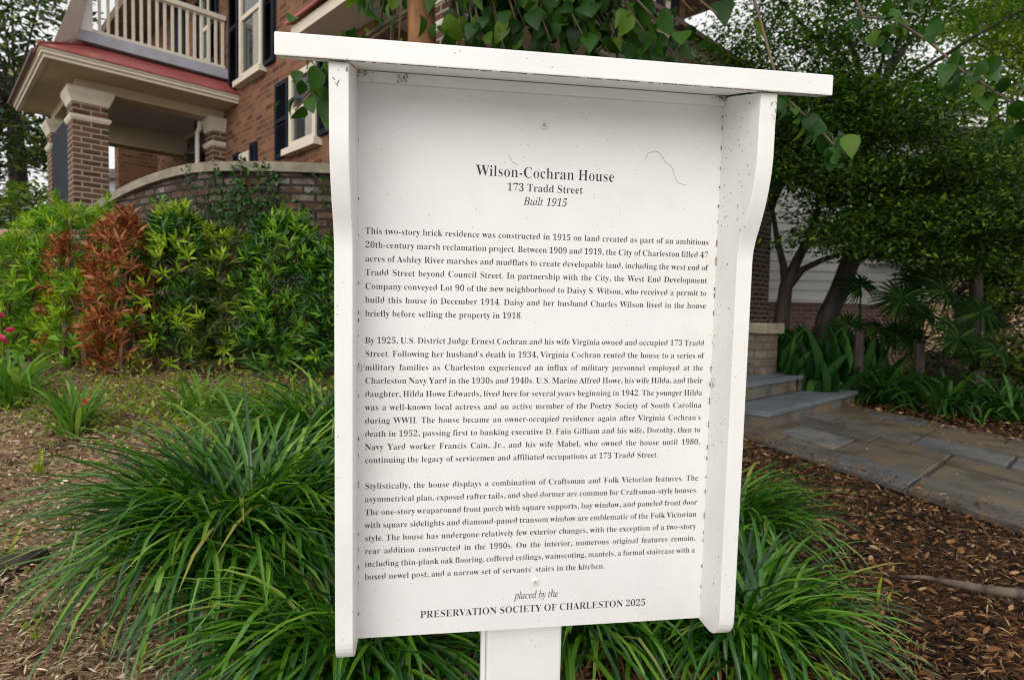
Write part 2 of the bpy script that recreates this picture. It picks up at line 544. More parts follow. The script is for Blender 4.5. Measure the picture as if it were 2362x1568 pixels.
def mat_red_roof():
    m, n, l, b = newmat('red_metal_roof')
    t = noise(n, l, 1.6, 5)
    r = ramp(n, [(.3, (.25, .045, .04)), (.55, (.35, .085, .075)), (.75, (.46, .18, .16))]); l.new(t.outputs[0], r.inputs[0])
    t2 = noise(n, l, 3.3, 6)
    rr = ramp(n, [(.66, (0, 0, 0)), (.74, (1, 1, 1))]); l.new(t2.outputs[0], rr.inputs[0])
    mx = n.new('ShaderNodeMix'); mx.data_type = 'RGBA'; l.new(rr.outputs[0], mx.inputs[0]); l.new(r.outputs[0], mx.inputs[6]); mx.inputs[7].default_value = (.35, .14, .05, 1)
    l.new(mx.outputs[2], b.inputs['Base Color'])
    b.inputs['Roughness'].default_value = .5; b.inputs['Specular IOR Level'].default_value = .4
    return m


M = {}
M['sign'] = mat_sign_paint('sign_white_paint', (.80, .795, .78))
M['sign_v'] = mat_sign_paint('sign_white_paint_upright', (.80, .795, .78), grain=(120, 120, 10))
M['panel'] = mat_sign_paint('sign_panel_enamel', (.79, .785, .775), speck=.38, rough=.42, speckscale=170, streak=False)
M['ink'] = mat_plain('dark_ink', (.014, .014, .022), rough=.5, var=.05)
M['screwcap'] = mat_plain('screw_cap_plastic', (.78, .77, .75), rough=.3, var=.02)
M['screw_metal'] = mat_plain('screw_metal', (.45, .43, .4), rough=.35, var=.1)
M['grime'] = mat_plain('web_grime', (.17, .125, .085), rough=.9, var=.3, scale=200)
M['brick_house'] = mat_brick('house_brick', [(.09, .038, .022), (.18, .078, .042), (.25, .118, .065), (.14, .066, .042)], (.19, .125, .085), ms=.008, bump=.5, stain=(.10, .055, .035))
M['brick_column'] = mat_brick('column_brick', [(.06, .033, .022), (.12, .062, .042), (.155, .08, .052)], (.31, .27, .22), ms=.009)
M['brick_wall'] = mat_brick('garden_wall_brick', [(.022, .014, .010), (.07, .042, .028), (.11, .068, .045), (.05, .036, .028), (.16, .12, .09)], (.03, .026, .023), bw=.235, rh=.078, ms=.013, stain=(.24, .22, .195), bump=.9)
M['brick_found'] = mat_brick('foundation_brick', [(.16, .08, .06), (.24, .13, .10), (.28, .16, .13)], (.30, .26, .23), ms=.010)
M['brick_pier'] = mat_brick('pier_stone', [(.12, .095, .07), (.20, .165, .125), (.15, .12, .09)], (.10, .085, .07), bw=.16, rh=.085, ms=.01)
M['cream'] = mat_plain('cream_paint', (.66, .60, .49), rough=.55, var=.06)
M['tan'] = mat_plain('tan_paint', (.54, .46, .31), rough=.6, var=.06)
M['ceil'] = mat_plain('porch_ceiling_paint', (.66, .63, .60), rough=.6, var=.05)
M['white'] = mat_plain('house_white_paint', (.74, .72, .67), rough=.5, var=.05)
M['navy'] = mat_plain('shutter_paint', (.012, .015, .026), rough=.6, var=.2, spec=.15)
M['lead'] = mat_plain('lead_flashing', (.36, .38, .44), rough=.45, var=.12)
M['copper_dark'] = mat_plain('dark_gutter', (.10, .05, .05), rough=.5, var=.2)
M['roof'] = mat_red_roof()
M['coping'] = mat_plain('coping_stone', (.25, .22, .165), rough=.85, var=.35, scale=5, bump=.4)
M['tilecap'] = mat_plain('terracotta_cap', (.36, .22, .17), rough=.8, var=.2)
M['glass'] = mat_plain('window_glass', (.03, .035, .04), rough=.06, var=.2, scale=1.5, spec=.8)
M['curtain'] = mat_plain('curtain_cloth', (.34, .33, .29), rough=.8, var=.15)
M['siding'] = mat_plain('white_siding', (.86, .87, .82), rough=.55, var=.06, scale=3)
M['slate'] = mat_slate()
M['bluestone'] = mat_plain('bluestone_tread', (.12, .135, .15), rough=.5, var=.25, scale=4, bump=.3, bscale=18)
M['joint'] = mat_plain('joint_mortar', (.05, .042, .034), rough=.95, var=.3, scale=20)
M['ground'] = mat_ground()
M['lantern'] = mat_plain('lantern_metal', (.05, .045, .04), rough=.4)
M['asphalt_shingle'] = mat_plain('roof_shingle', (.13, .13, .14), rough=.9, var=.2, scale=12)
M['dark_roof'] = mat_plain('brown_eave_paint', (.16, .115, .085), rough=.7, var=.15)
M['greyhouse'] = mat_plain('grey_blue_paint', (.30, .34, .38), rough=.7)

M['lir'] = mat_leaf('liriope_leaf', [(0, (.006, .04, .004)), (.3, (.016, .085, .006)), (.62, (.055, .185, .011)), (.86, (.13, .30, .022)), (.97, (.23, .40, .045)), (1, (.34, .31, .07))], trans=.25, rough=.27, spec=.75)
M['lir_dry'] = mat_leaf('dry_blade', [(0, (.19, .13, .04)), (.5, (.28, .15, .055)), (1, (.17, .085, .035))], trans=.15, tcol=(1.2, 1, .6))
M['strap'] = mat_leaf('strap_leaf', [(0, (.007, .033, .005)), (.6, (.02, .075, .010)), (1, (.06, .16, .02))], trans=.2, rough=.4)
M['shade_leaf'] = mat_leaf('shade_plant_leaf', [(0, (.006, .028, .005)), (.6, (.014, .055, .009)), (1, (.04, .11, .02))], trans=.2, rough=.6, spec=.12)
M['day'] = mat_leaf('young_strap_leaf', [(0, (.05, .14, .015)), (.6, (.13, .28, .03)), (1, (.30, .42, .10))], trans=.3)
M['pod'] = mat_leaf('podocarpus_leaf', [(0, (.004, .026, .004)), (.4, (.014, .07, .007)), (.75, (.05, .16, .013)), (1, (.14, .30, .02))], trans=.15, rough=.4, spec=.35)
M['pod_new'] = mat_leaf('podocarpus_new_leaf', [(0, (.16, .29, .012)), (.6, (.30, .44, .018)), (1, (.44, .54, .04))], trans=.3)
M['pod_mid'] = mat_leaf('bright_shrub_leaf', [(0, (.05, .16, .010)), (.5, (.14, .30, .015)), (1, (.30, .46, .025))], trans=.3)
M['pod_dead'] = mat_leaf('dead_needle', [(0, (.15, .04, .012)), (.5, (.30, .09, .026)), (.85, (.42, .15, .05)), (1, (.50, .26, .12))], trans=.2, tcol=(1.3, .8, .5))
M['pod_olive'] = mat_leaf('olive_shrub_leaf', [(0, (.02, .055, .012)), (.5, (.045, .09, .016)), (.8, (.10, .13, .02)), (1, (.16, .09, .03))], trans=.2)
M['big'] = mat_leaf('broad_leaf', [(0, (.010, .040, .005)), (.5, (.020, .070, .008)), (.85, (.045, .12, .013)), (1, (.12, .20, .02))], trans=.3, rough=.45, spec=.25)
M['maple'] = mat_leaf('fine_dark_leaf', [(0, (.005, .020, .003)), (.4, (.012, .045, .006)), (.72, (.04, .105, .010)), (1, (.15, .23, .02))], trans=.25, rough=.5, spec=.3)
M['maple_lit'] = mat_leaf('fine_dark_leaf_lit', [(0, (.014, .05, .006)), (.5, (.035, .10, .010)), (.85, (.09, .18, .015)), (1, (.20, .28, .025))], trans=.35, rough=.5)  # lit copy of the fine dark leaf, sunlight painted into its colour
M['bright'] = mat_leaf('bright_tree_leaf', [(0, (.05, .11, .012)), (.5, (.11, .19, .02)), (1, (.25, .32, .04))], trans=.4)
M['magnolia'] = mat_leaf('glossy_tree_leaf', [(0, (.014, .040, .010)), (.5, (.028, .075, .016)), (.8, (.07, .12, .03)), (1, (.20, .20, .05))], trans=.15, rough=.25, spec=.7)
M['palm'] = mat_leaf('fan_palm_leaf', [(0, (.004, .016, .003)), (.7, (.009, .032, .005)), (1, (.04, .08, .015))], trans=.2, rough=.8, spec=.05)
M['coral'] = mat_leaf('coral_petal', [(0, (.55, .10, .06)), (1, (.70, .22, .12))], trans=.3, tcol=(1.2, 1, 1))
M['ivy'] = mat_leaf('ivy_leaf', [(0, (.010, .045, .010)), (.7, (.022, .085, .016)), (1, (.06, .14, .02))], trans=.2)
M['weed'] = mat_leaf('weed_leaf', [(0, (.10, .17, .012)), (.6, (.24, .32, .022)), (1, (.42, .44, .07))], trans=.3)
M['litter'] = mat_leaf('fallen_leaf', [(0, (.02, .009, .004)), (.3, (.07, .03, .012)), (.6, (.16, .068, .024)), (.85, (.30, .15, .06)), (1, (.50, .35, .20))], trans=.05, rough=.7, spec=.2, tcol=(1, .8, .5))
M['chips'] = mat_leaf('wood_chip', [(0, (.05, .03, .018)), (.25, (.22, .13, .075)), (.55, (.46, .31, .185)), (.85, (.66, .48, .31)), (1, (.85, .72, .54))], trans=.02, rough=.8, spec=.2, tcol=(1, .8, .6))
M['litter_mix'] = mat_leaf('stray_leaf', [(0, (.06, .03, .015)), (.5, (.22, .11, .045)), (.8, (.45, .36, .25)), (1, (.65, .60, .50))], trans=.02, rough=.8)
M['petal'] = mat_leaf('pink_petal', [(0, (.55, .03, .12)), (.6, (.65, .06, .16)), (1, (.7, .2, .2))], trans=.3, tcol=(1.2, 1, 1))
M['orange_bark'] = mat_bark('smooth_orange_bark', (.15, .065, .022), (.38, .18, .075), scale=13, stretch=(1, 1, .3), bump=.5)
M['dark_bark'] = mat_bark('dark_bark', (.02, .015, .012), (.065, .045, .034), scale=12)
M['stem'] = mat_bark('shrub_stem', (.06, .045, .03), (.17, .12, .075), scale=14)
M['twig'] = mat_bark('twig_bark', (.07, .05, .03), (.16, .11, .06), scale=14)
M['root'] = mat_bark('weathered_root', (.04, .03, .022), (.17, .13, .095), scale=16)

# ------------------------------------------------------------------ ground, path
xs = np.unique(np.concatenate([np.linspace(-150, -8, 15), np.linspace(-8, 8, 130), np.linspace(8, 150, 15)]))
ys = np.unique(np.concatenate([np.linspace(-40, -2, 8), np.linspace(-2, 9, 110), np.linspace(9, 40, 20), np.linspace(40, 220, 8)]))
GX, GY = np.meshgrid(xs, ys)
pert = RNG.normal(0, .008, GX.shape) * ((np.abs(GX) < 8) & (GY > -2) & (GY < 9)) * (1 - sstep(GX, 1.4, 1.8))
Gz = gz(GX, GY) + pert
nx, ny = len(xs), len(ys)
ii, jj = np.meshgrid(np.arange(nx - 1), np.arange(ny - 1))
q0 = (jj * nx + ii).ravel()
g = fast_mesh('ground', np.stack([GX.ravel(), GY.ravel(), Gz.ravel()], 1), np.stack([q0, q0 + 1, q0 + nx + 1, q0 + nx], 1), M['ground'], smooth=True)
g['kind'] = 'structure'

M['concrete'] = mat_plain('pavement_concrete', (.66, .635, .59), rough=.85, var=.12, scale=3, bump=.2)  # kept very pale to bounce light up under the sign cap
M['asphalt'] = mat_plain('pale_street_concrete', (.46, .445, .42), rough=.9, var=.2, scale=8)  # lightened so the unseen street throws more light back up
pv = MB()
for k in range(-8, 9):
    pv.box((k * 1.5 + .006, -2.3, -.05), (k * 1.5 + 1.494, -.12, .035))
pv = pv.build('unseen_pavement', M['concrete'], bevel=.006); pv['kind'] = 'structure'  # unseen, behind the camera; added to bounce light onto the sign from below
kb = MB().box((-12, -2.48, -.2), (13.5, -2.305, .03)).build('kerb', M['concrete'], bevel=.01); kb['kind'] = 'structure'
rd_ = MB().box((-60, -10, -.3), (60, -2.485, .012)).build('unseen_road', M['asphalt']); rd_['kind'] = 'structure'  # unseen street surface, added with the paving as a light reflector

# flagstone path: p(s,t) with s along the path, t across it
PO = np.array([2.13, 3.23]); PD = np.array([.243, -.97]); PJ = np.array([.717, .697])
# t along PJ from the near edge; path width along PJ
PW = 2.5


def pth(s, t, z):
    q = PO + PD * s + PJ * t
    return (q[0], q[1], z)


pb = MB()
pb.add([pth(-2.9, -.02, .012), pth(3.2, -.02, .012), pth(3.2, PW + .02, .012), pth(-2.9, PW + .02, .012)], [(0, 1, 2, 3)])
stone = MB()
rows = [0, .42, .92, 1.26, 1.72, 2.12, 2.5]
cutsets = [[-2.9, -2.0, -1.15, -.6, .0, .85, 1.6, 2.5, 3.2], [-2.9, -2.2, -1.3, -.7, .0, .62, 1.35, 2.1, 3.2], [-2.9, -2.3, -1.55, -.6, .0, .62, 1.3, 1.9, 3.2],
           [-2.9, -2.1, -1.2, -.35, .35, .9, 1.75, 2.4, 3.2], [-2.9, -2.2, -1.6, -.85, -.35, .5, 1.1, 2.2, 3.2], [-2.9, -1.9, -1.1, -.5, .2, 1.0, 1.7, 2.5, 3.2]]
for k in range(6):
    cs = cutsets[k]
    for a, b in zip(cs[:-1], cs[1:]):
        gp = .015
        h = .030 + RNG.uniform(-.006, .007)
        c = [pth(a + gp, rows[k] + gp, 0), pth(b - gp, rows[k] + gp, 0), pth(b - gp, rows[k + 1] - gp, 0), pth(a + gp, rows[k + 1] - gp, 0)]
        c = [(p[0] + RNG.uniform(-.006, .006), p[1] + RNG.uniform(-.006, .006), 0) for p in c]
        lo = [(p[0], p[1], .0) for p in c]; hi = [(p[0], p[1], h + RNG.uniform(-.002, .002)) for p in c]
        stone.add(lo + hi, [(3, 2, 1, 0), (4, 5, 6, 7), (0, 1, 5, 4), (1, 2, 6, 5), (2, 3, 7, 6), (3, 0, 4, 7)])
path = stone.build('path', M['slate'], bevel=.005)
path['kind'] = 'structure'
bed = pb.build('path_bed', M['joint']); bed['kind'] = 'structure'

# ------------------------------------------------------------------ the sign
SW, SH = .56, .8521


def rotm(ax, a):
    c, s = math.cos(a), math.sin(a)
    return np.array({'x': [[1, 0, 0], [0, c, -s], [0, s, c]], 'y': [[c, 0, s], [0, 1, 0], [-s, 0, c]], 'z': [[c, -s, 0], [s, c, 0], [0, 0, 1]]}[ax])


Rs = rotm('x', .0789) @ rotm('y', .0203) @ rotm('z', .1438)
Mc = np.stack([rt, fw, up], 1)
Rw = Mc @ Rs
ZB = .47                                    # panel bottom above the foot of the post
org = CAM + Mc @ (np.array([.0471, .948, -.0395])) - Rw @ np.array([0, 0, SH / 2 + ZB])
sign = thing('historical_marker', 'white wooden marker board with black text on a post', 'sign')
sign.matrix_world = Matrix([[*Rw[0], org[0]], [*Rw[1], org[1]], [*Rw[2], org[2]], [0, 0, 0, 1]])
hw = SW / 2
D1, D2, TS, KS = .1108, .0667, .025, .2456
CL, CR, CT, CF, CB = .0880, .1020, .0281, .1205, .0845
Zp = lambda z: z + ZB
# panel
pm = MB().box((-hw, 0, Zp(0)), (hw, .012, Zp(SH)))
panel = pm.build('panel', M['panel'], sign)
# backing board, soffit, cleat
MB().box((-hw - .0005, .0125, Zp(.004)), (hw + .0005, .030, Zp(SH - .002))).build('backing_board', M['sign'], sign)
cl = MB()
cl.prism([(-.007, Zp(SH - .017)), (-.0005, Zp(SH - .017)), (-.0005, Zp(SH - .001)), (-.007, Zp(SH - .0025))], 0, -hw + .0005, hw - .0005)
cl.build('cleat', M['sign'], sign)
so = MB()
so.prism([(-CB + .001, Zp(SH - KS * CB + .001)), (.002, Zp(SH + .0008)), (.002, Zp(SH + .012)), (-CB + .001, Zp(SH - .008))], 0, -hw, hw)
so.build('soffit', M['sign'], sign)
cp = MB()
cp.prism([(-CF, Zp(SH - KS * CF)), (-CB, Zp(SH - KS * CB)), (-.045, Zp(SH + .010)), (.035, Zp(SH + .022)), (.035, Zp(SH + .040)), (-CF, Zp(SH - KS * CF + CT))], 0, -hw - CL, hw + CR)
cp.build('cap', M['sign'], sign, bevel=.0018)
# side boards: ogee front edge, rounded foot


def side_profile():
    pts = [(.030, SH + .004), (-.02, SH - KS * .02 - .0015), (-D1, SH - KS * D1 - .0015)]
    zt, zb = .745, .588
    d1 = D1 - .002
    pts.append((-d1, .78))
    tt = np.linspace(0, 1, 33)
    sl = np.where(tt < .72, tt ** .9, .744 * np.clip((1 - tt) / .28, 0, 1) + .0)      # slope: grows, then a tight hollow
    ee = np.concatenate([[0], np.cumsum((sl[1:] + sl[:-1]) / 2)]); ee /= ee[-1]
    for t, e in zip(tt, ee):
        pts.append((-(d1 + (D2 - d1) * e), zt - (zt - zb) * t))
    pts.append((-D2, .3))
    R = .036
    for a in np.linspace(0, math.pi / 2, 8):
        pts.append((-D2 + R - R * math.cos(a), -.004 + R - R * math.sin(a)))
    pts.append((.030, -.004))
    return [(y, Zp(z)) for y, z in pts]


prof = side_profile()
for lo, hi in ((-hw - TS, -hw), (hw, hw + TS)):
    b = MB(); b.prism(prof, 0, lo, hi)
    b.build('side_board', M['sign_v'], sign, bevel=.0015)
# post
MB().box((-.0775 + .002, .0305, -.3), (.049 + .002, .115, Zp(SH - .05))).build('post', M['sign_v'], sign, bevel=.004)
# a thin slat of trim down the left face of the post
MB().box((-.0835, .045, -.3), (-.0758, .062, Zp(.02))).build('post_trim', M['sign_v'], sign, bevel=.002)
for (sx, sz) in ((.2736 - .28, .7905), (.2772 - .28, .0767)):
    m_ = MB()
    Rm = np.array([[1, 0, 0], [0, 0, -1], [0, 1, 0]])
    m_.lathe([(.0068, 0), (.0068, .0010), (.0060, .0022), (.0038, .0029), (.0034, .0022), (.0001, .0022)], c=(sx, 0, Zp(sz)), n=24, M=Rm)
    s_ = m_.build('screw_cap', M['screwcap'], sign, smooth=False)
    MB().lathe([(.0030, .0018), (.0030, .0026), (.0012, .0024), (.0001, .0024)], c=(sx, 0, Zp(sz)), n=16, M=Rm).build('screw', M['screw_metal'], s_)

# cobweb dirt in the corners and threads across the face (small real debris)
gr = MB()
for cx, cz, nn, sp in ((-hw + .006, SH - .006, 26, .009), (hw - .006, SH - .004, 34, .010), (-hw + .062, SH - .010, 26, .006), (hw - .002, .40, 10, .008), (-hw + .003, .42, 10, .008)):
    for k in range(nn):
        p = np.array([cx + RNG.normal(0, sp * .7), -.0085 - abs(RNG.normal(0, .003)), Zp(cz + RNG.normal(0, sp * .55))])
        p[0] = np.clip(p[0], -hw + .001, hw - .001); p[2] = min(p[2], Zp(SH - .006))
        d = rand_dirs(1)[0] * RNG.uniform(.0015, .004); d[1] *= .3
        gr.tube([p, p + d * .5 + RNG.normal(0, .0006, 3) * [1, .2, 1], p + d], [.0004, .0005, .0003], 4)


def thread(p0, pts, r=.00022):
    q = [np.array([p0[0], -.0006, Zp(p0[1])])]
    for dx, dz in pts:
        q.append(q[-1] + np.array([dx, 0, dz]))
    gr.tube(q, r * .8, 4)


thread((.155, .748), [(.004, .010), (.012, .004), (.009, -.004), (.008, -.012), (.010, -.006), (.006, -.014), (.005, -.011), (.014, -.003)], .00024)
thread((-.06, .745), [(.006, -.010), (.009, -.006)])
for z0 in np.linspace(.03, .82, 40):           # dirt in the joint at the right board
    if RNG.random() < .8:
        zz = z0 + RNG.normal(0, .01)
        gr.tube([(hw - .0008, -.0009, Zp(zz)), (hw - .0009, -.0010, Zp(zz + RNG.uniform(.002, .008)))], RNG.uniform(.0004, .001), 4)
    if RNG.random() < .5:
        zz = z0 + RNG.normal(0, .01)
        gr.tube([(-hw + .0008, -.0009, Zp(zz)), (-hw + .0009, -.0010, Zp(zz + RNG.uniform(.002, .006)))], RNG.uniform(.0003, .0007), 4)
for k in range(150):                                  # dirt under the front lip of the cap
    x_ = RNG.uniform(-hw - CL + .004, hw + CR - .004)
    if RNG.random() < .35 * (x_ > 0): continue
    l_ = RNG.uniform(.002, .014); r_ = RNG.uniform(.0003, .0008)
    z_ = Zp(SH - KS * CF) - .0001
    gr.tube([(x_, -CF + .001, z_), (x_ + l_, -CF + .001 + RNG.normal(0, .0006), z_)], r_, 4)
for (x_, w_, z0_) in ((-hw - .0125, .022, SH - .022), (hw + .0125, .020, SH - .026)):   # dirty tops of the side boards
    for k in range(7):
        xx = x_ + RNG.uniform(-.5, .5) * w_; zz = z0_ - KS * .09 - RNG.uniform(-.012, .012)
        gr.tube([(xx, -D1 - .0001, Zp(zz)), (xx + RNG.normal(0, .002), -D1 - .0001, Zp(zz - RNG.uniform(.001, .007)))], RNG.uniform(.0002, .00045), 4)
for k in range(60):                                   # specks on the right board's inner face
    y_, z_ = -RNG.uniform(.004, .09), RNG.uniform(.6, .82) if k < 40 else RNG.uniform(.02, .6)
    if z_ < .62 and y_ < -.055: continue
    s_ = RNG.uniform(.0004, .0009)
    gr.tube([(hw - .0003, y_, Zp(z_)), (hw - .0003, y_ - s_, Zp(z_ + s_ * RNG.uniform(1, 4)))], s_ * .7, 4)
tag(gr.build('cobweb_dirt', M['grime'], sign), kind='stuff')

# lettering ---------------------------------------------------------
def bold(s):
    o = ''
    for c in s:
        if 'A' <= c <= 'Z': o += chr(0x1D400 + ord(c) - 65)
        elif 'a' <= c <= 'z': o += chr(0x1D41A + ord(c) - 97)
        elif '0' <= c <= '9': o += chr(0x1D7CE + ord(c) - 48)
        else: o += c
    return o


def ital(s):
    o = ''
    for c in s:
        if c == 'h': o += '\u210e'
        elif 'A' <= c <= 'Z': o += chr(0x1D434 + ord(c) - 65)
        elif 'a' <= c <= 'z': o += chr(0x1D44E + ord(c) - 97)
        elif '0' <= c <= '9': o += chr(0x1D7CE + ord(c) - 48)
        else: o += c
    return o


_tc = bpy.data.curves.new('type', 'FONT'); _tc.size = 1; _tc.resolution_u = 3
_to = bpy.data.objects.new('type', _tc); COL.objects.link(_to)
GL = {}


THIN = set('AMNUVWXYKvwyxkz4')


def tmesh(body, off):
    """outline of the type, thinned mostly across its upright stems"""
    STR = 3.0
    _tc.body = body
    bpy.context.view_layer.update()
    dg = bpy.context.evaluated_depsgraph_get()
    cu = _to.evaluated_get(dg).to_curve(dg).copy()
    _to.evaluated_get(dg).to_curve_clear()
    for sp in cu.splines:
        for p in (sp.bezier_points if sp.type == 'BEZIER' else []):
            p.handle_left_type = p.handle_right_type = 'FREE'
        for p in (sp.bezier_points if sp.type == 'BEZIER' else sp.points):
            p.co[1] *= STR
            if sp.type == 'BEZIER':
                p.handle_left[1] *= STR; p.handle_right[1] *= STR
    cu.offset = off
    cu.resolution_u = 3
    ob = bpy.data.objects.new('glyph', cu); COL.objects.link(ob)
    bpy.context.view_layer.update()
    e = ob.evaluated_get(bpy.context.evaluated_depsgraph_get())
    me = e.to_mesh()
    V = np.empty(len(me.vertices) * 3); me.vertices.foreach_get('co', V)
    V = V.reshape(-1, 3); V[:, 1] /= STR
    F = [tuple(p.vertices) for p in me.polygons]
    e.to_mesh_clear()
    bpy.data.objects.remove(ob); bpy.data.curves.remove(cu)
    return V, F


def glyph(c, off):
    k = (c, off)
    if k not in GL:
        ch = chr(65 + ord(c) - 0x1D400) if 0x1D400 <= ord(c) <= 0x1D419 else chr(97 + ord(c) - 0x1D41A) if 0x1D41A <= ord(c) <= 0x1D433 else '4' if c == chr(0x1D7D2) else c
        off = off * (.5 if ch in THIN else 1)
        if abs(off) < .005 and 0x1D7CE <= ord(c) <= 0x1D7D7: off = -.021   # figures set among the italics are lightened to match
        V, F = tmesh(c, off)
        V2, _ = tmesh(c + c, off)
        adv = (V2[:, 0].max() - V[:, 0].max()) if len(V) else .3
        if c == ',':
            V = V * np.array([1.35, 1.45, 1]); adv *= 1.1
        GL[k] = (V, F, adv)
    return GL[k]


def word(s, off, shear=0):
    """-> list of (V,F,x) in em units and the advance"""
    x, out = 0, []
    for c in s:
        V, F, adv = glyph(c, off)
        sh = shear if (0x1D7CE <= ord(c) <= 0x1D7D7) else 0
        if sh:
            V = V.copy(); V[:, 0] += sh * V[:, 1]
        out.append((V, F, x)); x += adv
    return out, x


def put(mb, items, x0, z0, sx, sz):
    for V, F, x in items:
        mb.add(np.stack([x0 + (V[:, 0] + x) * sx, np.full(len(V), -.0004), Zp(z0) + V[:, 1] * sz], 1), F)


def line_center(mb, text, x0, x1, z, sz, off, fn=bold, shear=0):
    """set text to span exactly x0..x1"""
    ws = [word(fn(w), off, shear) for w in text.split(' ')]
    space = .25
    nat = sum(w[1] for w in ws) + space * (len(ws) - 1)
    sx = (x1 - x0) / nat
    x = x0
    for it, a in ws:
        put(mb, it, x, z, sx, sz); x += (a + space) * sx


XL, XR = .0100 - .28, .5463 - .28
ESZ, ESX, OFF = .0135, .0130, -.0175


def para(lines, z0, step):
    mb = MB()
    sets = [[word(bold(w), OFF) for w in ln.split(' ')] for ln in lines]
    for i, ws in enumerate(sets):
        tot = sum(w[1] for w in ws); k = len(ws) - 1
        last = i == len(lines) - 1
        sx = min(ESX, (XR - XL) / (tot + .22 * k))
        space = .27 * sx if last else (XR - XL - tot * sx) / k
        x = XL
        for it, a in ws:
            put(mb, it, x, z0 - step * i, sx, ESZ); x += a * sx + space
    return mb.build('paragraph_lettering', M['ink'], sign)


hd = MB()
line_center(hd, 'Wilson-Cochran House', .1721 - .28, .3867 - .28, .7118, .0232, -.019)
line_center(hd, '173 Tradd Street', .219 - .28, .3371 - .28, .6915, .0166, -.017)
line_center(hd, 'Built 1915', .2455 - .28, .3121 - .28, .6712, .0172, -.002, ital, .22)
hd.build('heading_lettering', M['ink'], sign)
para(['This two-story brick residence was constructed in 1915 on land created as part of an ambitious',
      '20th-century marsh reclamation project. Between 1909 and 1919, the City of Charleston filled 47',
      'acres of Ashley River marshes and mudflats to create developable land, including the west end of',
      'Tradd Street beyond Council Street. In partnership with the City, the West End Development',
      'Company conveyed Lot 90 of the new neighborhood to Daisy S. Wilson, who received a permit to',
      'build this house in December 1914. Daisy and her husband Charles Wilson lived in the house',
      'briefly before selling the property in 1918.'], .6200, .02025)
para(['By 1925, U.S. District Judge Ernest Cochran and his wife Virginia owned and occupied 173 Tradd',
      'Street. Following her husband\u2019s death in 1934, Virginia Cochran rented the house to a series of',
      'military families as Charleston experienced an influx of military personnel employed at the',
      'Charleston Navy Yard in the 1930s and 1940s. U.S. Marine Alfred Howe, his wife Hilda, and their',
      'daughter, Hilda Howe Edwards, lived here for several years beginning in 1942. The younger Hilda',
      'was a well-known local actress and an active member of the Poetry Society of South Carolina',
      'during WWII. The house became an owner-occupied residence again after Virginia Cochran\u2019s',
      'death in 1952, passing first to banking executive D. Fain Gilliam and his wife, Dorothy, then to',
      'Navy Yard worker Francis Cain, Jr., and his wife Mabel, who owned the house until 1980,',
      'continuing the legacy of servicemen and affiliated occupations at 173 Tradd Street.'], .4586, .02025)
para(['Stylistically, the house displays a combination of Craftsman and Folk Victorian features. The',
      'asymmetrical plan, exposed rafter tails, and shed dormer are common for Craftsman-style houses.',
      'The one-story wraparound front porch with square supports, bay window, and paneled front door',
      'with square sidelights and diamond-paned transom window are emblematic of the Folk Victorian',
      'style. The house has undergone relatively few exterior changes, with the exception of a two-story',
      'rear addition constructed in the 1990s. On the interior, numerous original features remain,',
      'including thin-plank oak flooring, coffered ceilings, wainscoting, mantels, a formal staircase with a',
      'boxed newel post, and a narrow set of servants\u2019 stairs in the kitchen.'], .2361, .02035)
crd = MB()
line_center(crd, 'placed by the', .2447 - .28, .3162 - .28, .0501, .0170, -.002, ital)
line_center(crd, 'PRESERVATION SOCIETY OF CHARLESTON 2025', .0947 - .28, .464 - .28, .0275, .0163, -.017)
crd.build('credit_lettering', M['ink'], sign)
bpy.data.objects.remove(_to); bpy.data.curves.remove(_tc)
print('glyph chars', len(GL))

# ------------------------------------------------------------------ brick house (local a, b, z)
P0 = at(105, 124, 7.0)
HROT = math.radians(90 - 45.8)
house = thing('brick_house', 'two-story red brick house with porches, red metal roof and dark shutters', 'house', (P0[0], P0[1], 0), HROT)
eA = np.array([math.cos(HROT), math.sin(HROT), 0]); eB = np.array([-math.sin(HROT), math.cos(HROT), 0])


def Hw(a, b, z=0):
    return np.array([P0[0], P0[1], 0]) + a * eA + b * eB + np.array([0, 0, z])


A1 = 2.11
w = MB(); w.box((A1, -3.5, 0), (A1 + .3, 6.0, 6.4)); w.build('wall', M['brick_house'], house, uv=True)
w = MB(); w.box((A1 + .302, -3.5, 0), (7.7, -3.2, 6.4)); w.build('wall', M['brick_house'], house, uv=True)
w = MB(); w.box((1.5, 4.0, 0), (A1 - .002, 4.3, 5.2)); w.build('house_wing', M['brick_house'], house, uv=True)
w = MB(); w.box((7.4, -3.198, 0), (7.7, 6, 6.4)); w.build('wall', M['brick_house'], house, uv=True)
# main roof with overhanging brown soffit
r = MB()
r.prism([(1.45, 5.92), (8.3, 5.92), (8.3, 6.08), (4.9, 8.6), (1.45, 6.08)], 1, -4.1, 5.2)
r.build('roof', M['dark_roof'], house)


